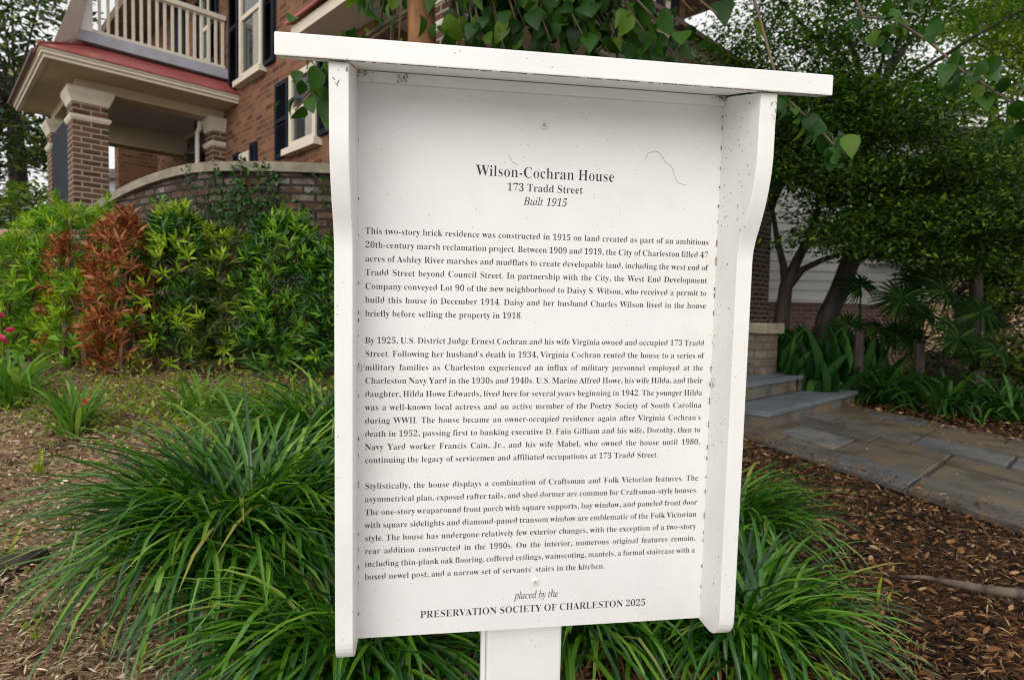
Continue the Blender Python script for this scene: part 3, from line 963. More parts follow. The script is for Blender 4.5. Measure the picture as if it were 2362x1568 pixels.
def window(b0, b1, z0, z1, name='window'):
    """window in the side wall: frame, sill, sash and panes"""
    f = MB(); y = A1
    t = .07
    f.box((y - .045, b0, z0), (y + .01, b0 + t, z1)); f.box((y - .045, b1 - t, z0), (y + .01, b1, z1))
    f.box((y - .045, b0 + t, z1 - t), (y + .01, b1 - t, z1)); f.box((y - .045, b0 + t, z0), (y + .01, b1 - t, z0 + t))
    fr = f.build(name, M['cream'], house)
    zm = (z0 + z1) / 2
    MB().box((y - .034, b0 + t + .001, zm - .03), (y + .01, b1 - t - .001, zm + .03)).build('sash_rail', M['cream'], fr)
    MB().box((y - .012, b0 + t + .001, z0 + t + .001), (y + .01, b1 - t - .001, zm - .031)).add([(y - .016, b0 + t, zm + .031), (y - .016, b1 - t, zm + .031), (y - .016, b1 - t, z1 - t), (y - .016, b0 + t, z1 - t)], [(0, 3, 2, 1)]).build('pane', M['glass'], fr)
    cu_ = MB(); nb = 9; bw_ = (b1 - b0 - 2 * t) * .42
    for k in range(nb):
        ya = y - .0135 - .0012 * (k % 2); yb = y - .0135 - .0012 * ((k + 1) % 2)
        c0, c1 = b0 + t + .01 + bw_ * k / nb, b0 + t + .01 + bw_ * (k + 1) / nb
        cu_.add([(ya, c0, z0 + t + .004), (yb, c1, z0 + t + .004), (yb, c1, zm - .034), (ya, c0, zm - .034)], [(0, 3, 2, 1)])
    cu_.build('curtain', M['curtain'], fr)
    MB().box((y - .10, b0 - .08, z0 - .075), (y + .01, b1 + .08, z0 - .002)).build('sill', M['cream'], fr)
    return fr


def shutter(b0, b1, z0, z1, parent=None):
    s = MB(); y = A1; t = .05
    s.box((y - .045, b0, z0), (y - .005, b0 + t, z1)); s.box((y - .045, b1 - t, z0), (y - .005, b1, z1))
    zs = [z0, (z0 + z1) / 2 - t / 2, z1 - t]
    for z in zs: s.box((y - .045, b0 + t, z), (y - .005, b1 - t, z + t))
    z = z0 + t
    while z < z1 - t - .03:
        if not (zs[1] - .04 < z < zs[1] + t):
            s.add([(y - .042, b0 + t, z), (y - .042, b1 - t, z), (y - .012, b1 - t, z + .035), (y - .012, b0 + t, z + .035)], [(0, 3, 2, 1)])
        z += .032
    s.box((y - .012, b0 + t, z0 + t), (y - .005, b1 - t, z1 - t))
    return s.build('shutter', M['navy'], house)


window(-.88, -.14, 3.95, 5.55); shutter(-.08, .26, 3.90, 5.55); shutter(-1.24, -.93, 3.93, 5.55)
window(-2.36, -1.69, 2.78, 3.62); shutter(-1.65, -1.29, 2.72, 3.62); shutter(-2.76, -2.40, 2.80, 3.62)
window(-.46, -.14, 1.75, 2.98); shutter(-.68, -.50, 1.72, 3.06); shutter(-.10, .10, 1.72, 3.02)
window(1.05, 1.45, 4.55, 5.6); shutter(1.49, 1.75, 4.5, 5.6); shutter(.74, 1.01, 4.5, 5.6)
# front wall window up over the porch roof
f = MB(); y = -3.5
f.box((6.72, y - .045, 4.75), (6.80, y + .0, 6.0)); f.box((7.12, y - .045, 4.75), (7.20, y, 6.0)); f.box((6.8, y - .045, 4.75), (7.12, y, 4.83)); f.box((6.8, y - .045, 5.35), (7.12, y, 5.41))
fr = f.build('window', M['cream'], house)
MB().box((6.802, y - .012, 4.832), (7.118, y, 6.0)).build('pane', M['glass'], fr)
MB().box((7.22, y - .045, 4.75), (7.46, y - .003, 6.0)).build('shutter', M['navy'], house)
MB().box((6.44, y - .045, 4.75), (6.70, y - .003, 6.0)).build('shutter', M['navy'], house)
# back door and dark opening on the balcony
MB().box((A1 - .03, 2.25, 4.2), (A1 - .002, 3.0, 5.9)).build('balcony_door', M['navy'], house)

# left porch: floor, columns, beams, ceiling, eave, roof
MB().box((.25, .4, .3), (A1 - .002, 3.2, 1.32)).build('porch_floor', M['coping'], house)


def column(a0, a1, b0, b1, z0, z1):
    c = MB().box((a0, b0, z0), (a1, b1, z1)).build('column', M['brick_column'], house, uv=True)
    ca, cb, wa, wb = (a0 + a1) / 2, (b0 + b1) / 2, (a1 - a0) / 2, (b1 - b0) / 2
    zc = z1
    n = MB(); n.frustum((ca, cb), wa + .008, wb + .008, zc - .385, wa + .026, wb + .026, zc - .355); n.frustum((ca, cb), wa + .026, wb + .026, zc - .355, wa + .03, wb + .03, zc - .325)
    n.build('necking', M['cream'], c)
    k = MB(); k.frustum((ca, cb), wa + .01, wb + .01, zc - .17, wa + .03, wb + .03, zc - .11); k.frustum((ca, cb), wa + .03, wb + .03, zc - .11, wa + .058, wb + .058, zc - .05); k.frustum((ca, cb), wa + .058, wb + .058, zc - .05, wa + .058, wb + .058, zc + .005)
    k.build('capital', M['cream'], c)
    return c


column(.315, .69, .5, .875, 1.32, 3.575)
column(.315, .69, 2.20, 2.575, 1.32, 3.52)
column(1.94, A1 - .003, .5, .82, 1.32, 3.575)
bm = MB()
bm.box((.36, .54, 3.582), (A1 - .003, .84, 3.70))
bm.box((.36, .842, 3.582), (.64, 2.24, 3.70))
bm.build('porch_beam', M['tan'], house)
MB().box((.36, 2.241, 3.36), (A1 - .003, 2.52, 3.70)).build('porch_beam', M['tan'], house)
MB().box((.642, .842, 3.668), (A1 - .003, 2.238, 3.70)).build('ceiling', M['ceil'], house)
MB().box((A1 - .05, .843, 3.60), (A1 - .003, 2.237, 3.665)).build('ceiling_trim', M['cream'], house)
ZE = 3.735
sf = MB(); sf.box((.03, .03, 3.702), (A1 - .004, 2.76, 3.725)); sf.build('eave_soffit', M['tan'], house)
fa = MB()
fa.box((-.02, -.02, 3.69), (A1 - .004, .03, 3.728)); fa.box((-.045, -.045, 3.729), (A1 - .004, .03, 3.765)); fa.box((-.06, -.06, 3.766), (A1 - .004, .03, 3.80))
fa.box((-.02, .031, 3.69), (.03, 2.76, 3.728)); fa.box((-.045, .031, 3.729), (.03, 2.76, 3.765)); fa.box((-.06, .031, 3.766), (.03, 2.76, 3.80))
fa.build('fascia', M['cream'], house)
gu = MB(); gu.tube([(-.085, .2, 3.80), (-.085, 2.80, 3.80)], .03, 8); gu.build('gutter', M['copper_dark'], house)
ro = MB()
zl, zh = 3.803, 4.10
v = [(-.08, -.08, zl), (A1 - .004, -.08, zl), (A1 - .004, .45, zh), (.45, .45, zh), (.45, 2.80, zh), (-.08, 2.80, zl)]
ro.add(v + [(p[0], p[1], p[2] - .015) for p in v], [(0, 1, 2, 3), (0, 3, 4, 5), (6, 9, 8, 7), (6, 11, 10, 9), (0, 6, 7, 1), (1, 7, 8, 2), (5, 11, 6, 0), (4, 10, 11, 5)])
for a in (.52, 1.0, 1.48, 1.92):                    # standing laps
    ro.add([(a, -.085, zl + .003), (a + .02, -.085, zl + .003), (a + .02, .45, zh + .004), (a, .45, zh + .004), (a, -.085, zl - .01), (a + .02, -.085, zl - .01)], [(0, 1, 2, 3), (4, 5, 1, 0)])
ro.tube([(-.08, -.08, zl + .004), (.45, .45, zh + .006)], .018, 6)
ro.build('porch_roof', M['roof'], house)
MB().box((.33, .36, 4.115), (A1 - .004, .50, 4.245)).box((.33, .501, 4.115), (.5, 2.75, 4.245)).build('flashing', M['lead'], house)
MB().box((.501, .501, 4.12), (A1 - .004, 3.0, 4.24)).build('balcony_floor', M['lead'], house)
# balcony railing
rl = MB().box((.36, .425, 4.262), (2.09, .485, 4.305)).build('railing', M['cream'], house)
MB().box((.36, .40, 4.925), (2.09, .50, 4.985)).build('top_rail', M['cream'], rl)
k = 0
for a in np.linspace(.60, 2.06, 17):
    MB().box((a - .015, .438, 4.306), (a + .015, .472, 4.924)).build('baluster', M['cream'], rl)
MB().box((2.02, .42, 4.247), (2.095, .49, 4.261)).build('rail_foot', M['cream'], rl)
MB().box((.36, .375, 4.247), (.515, .515, 6.3)).build('balcony_post', M['white'], house)
def Hl(P):
    d = np.array(P) - np.array([P0[0], P0[1], 0])
    return np.array([d @ eA, d @ eB, P[2]])


ps = MB()
# boarded flare running from the corner post down over the hip of the roof
f0 = np.array([.07, .07, 3.87]); f1 = Hl(at(164, 0, 7.25)); f2 = f0 + (f1 - f0) * 2.2
q = [f0, np.array([.345, .345, 4.12]), np.array([.358, .40, 6.3]), f2]
ps.add(q + [p_ + np.array([.03, .06, 0]) for p_ in q], [(0, 1, 2, 3), (7, 6, 5, 4), (0, 3, 7, 4), (0, 4, 5, 1), (1, 5, 6, 2), (2, 6, 7, 3)])
for t_ in (.3, .62):
    g0 = q[0] * (1 - t_) + q[1] * t_; g1 = q[3] * (1 - t_) + q[2] * t_
    ps.tube([g0 + [0, -.004, 0], g1 + [0, -.004, 0]], .007, 4)
ps.build('flared_boarding', M['white'], house)
# lamp, downspout, dark screen
ln = MB(); ln.lathe([(.005, 3.66), (.012, 3.64), (.012, 3.36), (.05, 3.34), (.07, 3.24), (.15, 3.16), (.155, 3.13), (.12, 3.13), (.10, 3.0), (.02, 2.98)], c=(1.90, 1.12, 0), n=14)
ln.build('hanging_lamp', M['lantern'], house, smooth=True)
ds = MB(); ds.tube([(1.86, .80, 3.56), (1.86, .80, 3.48), (1.84, .84, 3.40), (1.84, .84, 1.4)], .03, 8)
ds.build('downspout', M['white'], house)
MB().box((.325, .88, 1.33), (.365, 2.19, 3.30)).build('porch_screen', M['navy'], house)

# front porch behind the sign
MB().box((1.9, -5.1, 0), (8.6, -3.502, .62)).build('porch_floor', M['coping'], house)
column(1.98, 2.36, -4.83, -4.45, .62, 3.575)
column(7.38, 8.0, -4.88, -4.35, .62, 3.575)
column(4.7, 5.08, -4.83, -4.45, .62, 3.575)
fb = MB(); fb.box((1.98, -4.80, 3.582), (8.4, -4.48, 3.70)); fb.build('porch_beam', M['cream'], house)
fs = MB(); fs.box((1.78, -5.25, 3.702), (8.8, -3.503, 3.725)); fs.box((1.78, -3.502, 3.702), (A1 - .004, -2.55, 3.725)); fs.build('eave_soffit', M['ceil'], house)
ff = MB()
ff.box((1.72, -5.30, 3.69), (8.85, -5.251, 3.80)); ff.box((1.72, -5.25, 3.69), (1.779, -2.52, 3.80)); ff.box((1.70, -5.33, 3.801), (8.87, -5.30, 3.83))
ff.build('fascia', M['cream'], house)
fr_ = MB()
v = [(1.66, -5.36, 3.84), (8.9, -5.36, 3.84), (8.9, -3.503, 4.45), (2.09, -3.503, 4.45), (2.09, -2.5, 4.0), (1.66, -2.5, 3.84)]
fr_.add(v + [(p[0], p[1], p[2] - .03) for p in v], [(0, 1, 2, 3), (0, 3, 4, 5), (6, 9, 8, 7), (6, 11, 10, 9), (0, 6, 7, 1), (1, 7, 8, 2), (5, 11, 6, 0), (4, 10, 11, 5)])
fr_.build('porch_roof', M['roof'], house)
MB().box((1.640, -5.45, 3.80), (8.9, -5.362, 3.85)).build('gutter', M['copper_dark'], house)

# stone steps + pier
steps = thing('stone_steps', 'grey bluestone steps leading up beside a stone pier', 'steps', Hw(4.9, -6.42), HROT)


def step(a0, a1, b0, b1, z0, z1):
    s = MB().box((a0, b0, z0), (a1, b1, z1 - .045)).build('riser', M['brick_pier'] if False else M['slate'], steps, bevel=.004)
    n = 5
    xs_ = np.linspace(a0 - .02, a1 + .03, n)
    t = MB()
    for x0, x1 in zip(xs_[:-1], xs_[1:]):
        t.box((x0 + .003, b0 - .03, z1 - .044), (x1 - .003, b1, z1))
    t.build('tread', M['bluestone'], steps, bevel=.004)
    # blocks facing the riser
    f = MB(); x = a0
    while x < a1 - .02:
        wd = RNG.uniform(.16, .34); e = min(x + wd, a1)
        f.box((x + .006, b0 - .012, z0 + .01), (e - .006, b0 - .001, z1 - .052)); x = e
    f.build('facing_blocks', M['slate'], steps, bevel=.003)


step(-1.05, 1.17, -.24, .75, .0, .17)
step(-1.05, .80, .12, .749, .171, .34)
step(-1.05, .55, .48, .75, .341, .50)
pier = thing('stone_pier', 'low stone pier with flat cap beside the bluestone steps', 'pier', tuple(at(1741, 848, 6.45) * [1, 1, 0] + [0, 0, .34]), HROT)
MB().box((-.2, -.16, -.30), (.16, .20, .42)).build('shaft', M['brick_pier'], pier, uv=True)
MB().box((-.25, -.21, .421), (.21, .25, .53)).build('cap', M['coping'], pier, bevel=.012)

# ------------------------------------------------------------------ curved brick garden wall
us = [(900, 384, 6.0), (760, 381, 5.9), (690, 378, 5.86), (620, 376, 5.87), (550, 375.5, 5.92), (480, 377, 6.02), (430, 384, 6.18), (380, 398, 6.42), (340, 412, 6.65), (300, 430, 6.90), (260, 452, 7.12), (225, 474, 7.3), (190, 497, 7.5), (160, 518, 7.7)]
tops = np.array([at(*q) for q in us])
cpos = tops.mean(0) * [1, 1, 0]
gw = thing('garden_wall', 'curved dark brick garden wall with pale stone coping', 'wall', (cpos[0], cpos[1], 0))
T = tops - cpos * [1, 1, 0]
fine = []
for i in range(len(T) - 1):
    for t in np.linspace(0, 1, 4, endpoint=False):
        fine.append(T[i] * (1 - t) + T[i + 1] * t)
fine.append(T[-1]); fine = np.array(fine)
for _ in range(4):
    fine[1:-1] = (fine[:-2] + 2 * fine[1:-1] + fine[2:]) / 4
tan = norm(np.gradient(fine * [1, 1, 0], axis=0)); nrm = np.stack([-tan[:, 1], tan[:, 0], 0 * tan[:, 0]], 1)
if (nrm[5] @ (cpos * -1)) < 0: nrm = -nrm            # towards the camera
arc = np.concatenate([[0], np.cumsum(np.linalg.norm(np.diff(fine[:, :2], axis=0), axis=1))])
wl_ = MB()
cap_h = .09
NB = len(fine)
for i in range(NB - 1):
    p, q = fine[i], fine[i + 1]; n0, n1 = nrm[i], nrm[i + 1]
    zp, zq = p[2] - cap_h, q[2] - cap_h
    b0, b1 = .1, .1
    fl = [(p[0], p[1], b0), (q[0], q[1], b1), (q[0], q[1], zq), (p[0], p[1], zp)]
    bk = [tuple(np.array(f_) - .3 * (n0 if k_ in (0, 3) else n1)) for k_, f_ in enumerate(fl)]
    uvf = [(arc[i], b0), (arc[i + 1], b1), (arc[i + 1], zq), (arc[i], zp)]
    wl_.add(fl + bk, [(0, 1, 2, 3), (5, 4, 7, 6), (3, 2, 6, 7)], [uvf, [(u_, v_) for u_, v_ in (uvf[1], uvf[0], uvf[3], uvf[2])], uvf])
wl_.build('wall', M['brick_wall'], gw, uv=True)
cpn = MB()
V = []
for i in range(NB):
    p = fine[i]; n = nrm[i]
    V += [p + n * .06 + [0, 0, -cap_h + .001], p + n * .06, p - n * .36, p - n * .36 + [0, 0, -cap_h + .001]]
F = []
for i in range(NB - 1):
    a = i * 4
    for k in range(4):
        F.append((a + k, a + (k + 1) % 4, a + 4 + (k + 1) % 4, a + 4 + k))
cpn.add(V, F + [(0, 1, 2, 3)]); cpn.build('coping', M['coping'], gw)

# ivy spilling over the wall: stems and leaves on the wall face
ivy = thing('ivy_vine', 'green creeping vine climbing over the curved brick garden wall', 'vine', (cpos[0], cpos[1], .4))
ist = MB(); IP, ID, IN = [], [], []
for k in range(34):
    i0 = int(np.clip(RNG.normal(16, 4.2), 5, 30))
    z = fine[i0][2] - RNG.uniform(.0, .55) + (.05 if k < 8 else 0)
    x = i0 + RNG.uniform(-.5, .5)
    pts = []
    for s in range(9):
        ii_ = int(np.clip(round(x), 1, NB - 2))
        p = fine[ii_] + nrm[ii_] * (.075 if z > fine[ii_][2] - .12 else .02 + RNG.uniform(0, .02)); p = np.array([p[0], p[1], z])
        pts.append(p)
        for _ in range(4):
            IP.append(p + RNG.normal(0, .03, 3) + nrm[ii_] * .02); dd = rand_dirs(1)[0]; dd[2] -= .5; ID.append(dd); IN.append(nrm[ii_] + RNG.normal(0, .45, 3))
        z -= RNG.uniform(.03, .10); x += RNG.uniform(-.5, .6)
        if z < fine[ii_][2] - 1.25: break
    ist.tube([p - [cpos[0] * 0, 0, .4] for p in pts], .004, 5)
off = np.array([0, 0, .4])
ist.build('stem', M['twig'], ivy)
leaves('foliage', tpl_oval(), np.array(IP) - off, np.array(ID), np.array(IN), RNG.uniform(.03, .06, len(IP)), RNG.uniform(.018, .036, len(IP)), M['ivy'], ivy)

# ------------------------------------------------------------------ hedge shrubs
def shrub(name, label, u, v, Y, h, rx, ry, n, mats, newfrac=.25, leaf=(.05, .08), width=.014, spikes=4, group=None, cat='shrub', whorl=9, hole=0):
    """upright needle-leaved shrub: stems, sprigs of lance leaves, pale new shoots"""
    b = at(u, v, Y); b[2] = GZ(b[0], b[1])
    o = thing(name, label, cat, tuple(b), 0, group)
    st = MB()
    C, AX = [], []
    nst = 7
    stems = []
    for k in range(nst):
        a = RNG.uniform(0, 2 * math.pi); rr = RNG.uniform(.2, .8)
        top = np.array([rr * rx * math.cos(a), rr * ry * math.sin(a), h * RNG.uniform(.75, 1.0)])
        mid = top * [.6, .6, .5] + RNG.normal(0, .03, 3)
        st.tube([np.array([.04 * math.cos(a), .04 * math.sin(a), -.03]), mid, top], [.014, .010, .004], 5)
    for k in range(spikes):                      # leader shoots sticking out of the top
        a = RNG.uniform(0, 2 * math.pi); rr = RNG.uniform(0, .8)
        p = np.array([rr * rx * math.cos(a), rr * ry * math.sin(a), h * .88]); q = p + [RNG.normal(0, .04), RNG.normal(0, .04), h * RNG.uniform(.10, .2)]
        st.tube([p, q], [.005, .003], 5)
        for t in np.linspace(0, 1, 7):
            C.append(p * (1 - t) + q * t); AX.append(np.array([RNG.normal(0, .25), RNG.normal(0, .25), 1]))
    # sprigs fill a rounded column, denser at its skin
    a = RNG.uniform(0, 2 * math.pi, n); zz = RNG.uniform(.05, 1, n)
    prof_ = np.sqrt(np.clip(1 - np.abs(zz - .42) ** 3 / .215, .08, 1))
    lump = 1 + .16 * np.sin(3 * a + 5 * zz) + .12 * np.sin(7 * a - 9 * zz)
    rr = RNG.uniform(.25, 1, n) ** .45 * prof_ * lump
    P = np.stack([rr * rx * np.cos(a), rr * ry * np.sin(a), zz * h], 1)
    X = np.stack([np.cos(a), np.sin(a), .55 + .5 * zz], 1) + RNG.normal(0, .35, (n, 3))
    P = np.concatenate([np.array(C).reshape(-1, 3), P]); X = norm(np.concatenate([np.array(AX).reshape(-1, 3), X]))
    outer = np.concatenate([np.ones(len(C)), rr / (prof_ * lump)])
    st.build('stem', M['stem'], o)
    isnew = (RNG.random(len(P)) < newfrac * np.clip((outer - .75) * 4, 0, 1.5))
    for nm, sel, mt in (('foliage', ~isnew, mats[0]), ('young_leaves', isnew, mats[1])):
        p, x = P[sel], X[sel]
        if not len(p): continue
        m_ = len(p)
        t1 = norm(np.cross(x, rand_dirs(m_))); t2 = np.cross(x, t1)
        PP, DD, NN = [], [], []
        for k in range(whorl):
            th = 2 * math.pi * k * .382 * 1.0 + RNG.normal(0, .3, m_)
            sp = RNG.uniform(.45, 1.15, m_)[:, None]
            rad = np.cos(th)[:, None] * t1 + np.sin(th)[:, None] * t2
            d = x * .75 + rad * sp
            PP.append(p + x * (k / whorl * .05)); DD.append(d); NN.append(x - rad * .3)
        PP, DD, NN = map(np.concatenate, (PP, DD, NN))
        k_ = len(PP)
        L = RNG.uniform(*leaf, k_)
        leaves(nm, tpl_diamond(), PP, DD, NN, L, width * RNG.uniform(.75, 1.25, k_), mt, o)
    return o


HG = None
shrub('hedge_shrub', 'green bushy shrub at the far left end of the hedge', 20, 800, 4.6, .84, .50, .42, 520, (M['pod_mid'], M['pod_new']), .3, leaf=(.06, .105), width=.016)
shrub('hedge_shrub', 'bright yellow-green shrub behind the red-brown dead branches', 190, 835, 4.7, 1.12, .50, .4, 760, (M['pod_mid'], M['pod_new']), .55, leaf=(.06, .105), width=.013)
shrub('dead_shrub', 'thin rust-brown dead shrub among bright green branches', 150, 835, 4.2, .84, .10, .10, 60, (M['pod_dead'], M['pod_dead']), .2, leaf=(.055, .09), spikes=3, whorl=8)
shrub('dead_shrub', 'large rust-red dead shrub in the middle of the hedge', 286, 868, 3.98, .98, .175, .17, 250, (M['pod_dead'], M['pod_dead']), .2, leaf=(.06, .105), spikes=4, whorl=9)
shrub('hedge_shrub', 'low bright green shrub at the foot of the dead shrubs', 205, 862, 4.1, .62, .20, .2, 150, (M['pod_mid'], M['pod_new']), .5, leaf=(.055, .09))
shrub('hedge_shrub', 'dark glossy shrub with yellow-green tips beside the dead shrub', 412, 880, 4.15, 1.02, .235, .26, 520, (M['pod'], M['pod_new']), .75, leaf=(.06, .105), spikes=5)
shrub('hedge_shrub', 'olive shrub with brown bare interior in the hedge', 535, 885, 4.15, .90, .21, .24, 330, (M['pod_olive'], M['pod_new']), .40, leaf=(.05, .09), spikes=4)
shrub('hedge_shrub', 'tall dark green shrub next to the marker board', 660, 890, 4.05, 1.0, .25, .27, 560, (M['pod'], M['pod_mid']), .60, leaf=(.06, .105), spikes=6)
shrub('hedge_shrub', 'dark shaded shrub half hidden by the marker board', 800, 890, 4.0, .90, .26, .3, 420, (M['pod'], M['pod_mid']), .25, leaf=(.06, .105), spikes=5)

# ------------------------------------------------------------------ strap-leaved clumps
def clump(name, label, x, y, n, L, W, rad, mats, group=None, dry=.03, cat='grass clump', tilt=(.05, .75), droop=(1.2, 2.7), zoff=0):
    z = GZ(x, y)
    o = thing(name, label, cat, (x, y, z), 0, group)
    a = RNG.uniform(0, 2 * math.pi, n); r = rad * np.sqrt(RNG.uniform(0, 1, n))
    bx, by = x + r * np.cos(a), y + r * np.sin(a)
    base = np.stack([bx, by, gz(bx, by) - .01], 1)
    az = a + RNG.normal(0, 1.0, n)
    ln = RNG.uniform(*L, n)
    tl = RNG.uniform(*tilt, n) * (.4 + .6 * r / rad); dr = RNG.uniform(*droop, n)
    isd = RNG.random(n) < dry * 1.8
    tl = np.where(isd, tl + .55, tl); ln = np.where(isd, ln * .8, ln)
    for nm, sel, mt in (('leaves', ~isd, mats[0]), ('dry_leaves', isd, mats[1])):
        if sel.sum() == 0: continue
        ob = blades(nm, base[sel], az[sel], ln[sel], RNG.uniform(*W, sel.sum()) * (1 if nm == 'leaves' else .6), tl[sel], dr[sel], mt, o)
        ob.matrix_parent_inverse = Matrix.Translation((-x, -y, -z))
    return o


LM = (M['lir'], M['lir_dry'])
clump('liriope_clump', 'big arching dark green grass clump left of the marker', -.86, 1.95, 1150, (.42, .74), (.011, .018), .21, LM)
clump('liriope_clump', 'grass clump behind the large clump, against the hedge', -.82, 2.75, 640, (.40, .66), (.010, .017), .26, LM)
clump('liriope_clump', 'grass clump spilling under the left corner of the board', -.38, 1.50, 620, (.34, .56), (.010, .0165), .16, LM, dry=.06)
clump('liriope_clump', 'grass clump tucked behind the marker post', .18, 1.66, 560, (.30, .50), (.010, .0165), .18, LM, dry=.10)
clump('liriope_clump', 'grass clump in front of the path, right of the board', .80, 2.30, 620, (.32, .52), (.010, .0165), .17, LM)
clump('liriope_clump', 'grass clump with long blades over the leaf litter', .62, 1.62, 520, (.28, .48), (.010, .0165), .14, LM, dry=.06)
clump('liriope_clump', 'grass clump between the board and the hedge foot', -.30, 2.45, 500, (.34, .55), (.010, .017), .24, LM)
DM = (M['day'], M['lir_dry'])
clump('daylily_plant', 'leafy strap-leaved plant at the left edge of the photo', *at(25, 925, 3.3)[:2], 90, (.26, .44), (.016, .028), .07, DM, cat='plant', tilt=(.05, .7), droop=(.5, 1.7))
clump('daylily_plant', 'small strap-leaved plant on the mulch with a coral bloom', *at(170, 985, 2.95)[:2], 70, (.20, .36), (.014, .024), .05, DM, cat='plant', tilt=(.05, .8), droop=(.4, 1.6))
clump('daylily_plant', 'pale green strap-leaved plant between the mulch and the big grass clump', *at(455, 960, 3.2)[:2], 80, (.18, .34), (.013, .022), .10, DM, cat='plant', tilt=(.1, .9), droop=(.5, 1.7))
SM = (M['strap'], M['lir_dry'])
for (u, v, Y, n, lab) in ((2045, 905, 6.5, 120, 'broad strap-leaved plant arching over the brown bed beyond the path'), (2175, 905, 5.9, 140, 'strap-leaved plant under the fan palms, long glossy blades'),
                          (2330, 930, 5.6, 110, 'strap-leaved plant at the right edge beyond the path'), (1950, 880, 7.1, 90, 'dark strap-leaved plant beside the top of the steps'), (2110, 860, 6.9, 110, 'dark strap-leaved plant behind the bed of arching plants')):
    x, y = at(u, v, Y)[:2]
    clump('strap_leaf_plant', lab, x, y, n, (.45, .75), (.022, .036), .14, SM, cat='plant', tilt=(.1, .9), droop=(1.0, 2.4), group=None)
# cast-iron plants: upright broad leaves round the tree feet
for (u, Y, n, lab) in ((1812, 7.2, 60, 'broad upright leafy plant next to the stone pier'), (1880, 7.4, 70, 'broad upright leafy plant at the foot of the leaning trunk'), (1965, 7.5, 60, 'broad upright leafy plant below the small fan palm'), (1850, 6.6, 60, 'dark low leafy plant behind the bluestone steps')):
    x, y = at(u, 800, Y)[:2]
    o = thing('cast_iron_plant', lab, 'plant', (x, y, 0))
    a = RNG.uniform(0, 6.28, n); r = .34 * np.sqrt(RNG.random(n))
    Pb = np.stack([r * np.cos(a), r * np.sin(a), RNG.uniform(.0, .28, n)], 1)
    Dd = np.stack([np.cos(a) * .35, np.sin(a) * .35, np.ones(n)], 1) + RNG.normal(0, .2, (n, 3))
    Nn = np.stack([np.cos(a), np.sin(a), .2 * np.ones(n)], 1) + RNG.normal(0, .5, (n, 3))
    leaves('leaves', tpl_oval(), Pb, Dd, Nn, RNG.uniform(.38, .66, n), RNG.uniform(.08, .12, n), M['shade_leaf'], o, smooth=True, curl=RNG.uniform(.1, .5, n))

# pink flowering plant at the left edge
b = at(6, 830, 3.7); b[2] = GZ(b[0], b[1])
fl = thing('flowering_plant', 'small plant with bright pink blooms at the left edge', 'flower', tuple(b))
st = MB(); PP, DD = [], []
for k in range(5):
    tip = np.array([RNG.uniform(-.15, .12), RNG.uniform(-.12, .12), RNG.uniform(.2, .42)])
    st.tube([(0, 0, 0), tip * [.5, .5, .6], tip], .004, 5)
    for _ in range(5):
        PP.append(tip); DD.append(rand_dirs(1)[0] + [0, 0, .3])
st.build('stem', M['weed'], fl)
leaves('blossom', tpl_oval(), np.array(PP), np.array(DD), rand_dirs(len(PP)), .045, .035, M['petal'], fl)
nl = 70
leaves('foliage', tpl_oval(), np.stack([RNG.normal(0, .12, nl), RNG.normal(0, .1, nl), RNG.uniform(.02, .3, nl)], 1), rand_dirs(nl), rand_dirs(nl) + [0, 0, 1], .08, .04, M['pod_mid'], fl)
# coral bloom over the small daylily
b = at(193, 925, 2.95)
fb_ = at(193, 985, 2.95); zg = GZ(b[0], b[1])
cb = thing('coral_flower', 'single coral bloom standing over a small strap-leaved plant', 'flower', (b[0], b[1], zg))
MB().tube([(0, 0, 0), (.01, 0, max(.1, b[2] - zg))], .003, 5).build('stem', M['weed'], cb)
leaves('blossom', tpl_oval(), np.repeat(np.array([[.01, 0, max(.1, b[2] - zg)]]), 8, 0), rand_dirs(8) + [0, 0, .4], rand_dirs(8), .024, .016, M['coral'], cb)

# low weeds on the mulch: ground cover and a few single sprouts
n = 2800
wx = np.concatenate([RNG.normal(-2.05, .42, n // 2), RNG.normal(-1.35, .30, n // 2)]); wy = np.concatenate([RNG.normal(3.35, .30, n // 2), RNG.normal(3.15, .25, n // 2)])
wp = np.stack([wx, wy, gz(wx, wy) + RNG.uniform(.01, .12, n)], 1)
gc = leaves('ground_cover', tpl_diamond(), wp, rand_dirs(n) + [0, 0, .5], rand_dirs(n) + [0, 0, 1.2], RNG.uniform(.022, .055, n), RNG.uniform(.008, .018, n), M['weed'])
tag(gc, 'low yellow-green weeds spreading in front of the hedge', 'weeds', kind='stuff')
n = 420
wx = RNG.uniform(-2.6, -.7, n); wy = RNG.uniform(1.15, 2.9, n)
wx = np.round(wx * 3.2) / 3.2 + RNG.normal(0, .035, n); wy = np.round(wy * 3.2) / 3.2 + RNG.normal(0, .035, n)
wp = np.stack([wx, wy, gz(wx, wy) + RNG.uniform(.0, .035, n)], 1)
gs = leaves('seedlings', tpl_lance(), wp, rand_dirs(n) * [.7, .7, .3] + [0, 0, .6], rand_dirs(n), RNG.uniform(.02, .05, n), RNG.uniform(.005, .010, n), M['weed'])
tag(gs, 'tiny green seedlings scattered over the mulch', 'seedlings', kind='stuff')
for (u, v, Y, lab) in ((92, 1070, 2.55, 'yellow-green sprout alone on the mulch'), (8, 1340, 1.9, 'grassy sprout at the left edge on the mulch'), (2040, 1330, 1.9, 'pair of short green blades in the leaf litter')):
    b = at(u, v, Y); x, y = b[0], b[1]
    clump('sprout', lab, x, y, 12 if u < 2000 else 3, (.07, .14), (.006, .011), .02, (M['weed'], M['weed']), cat='sprout', tilt=(.0, .6), droop=(.1, .8))

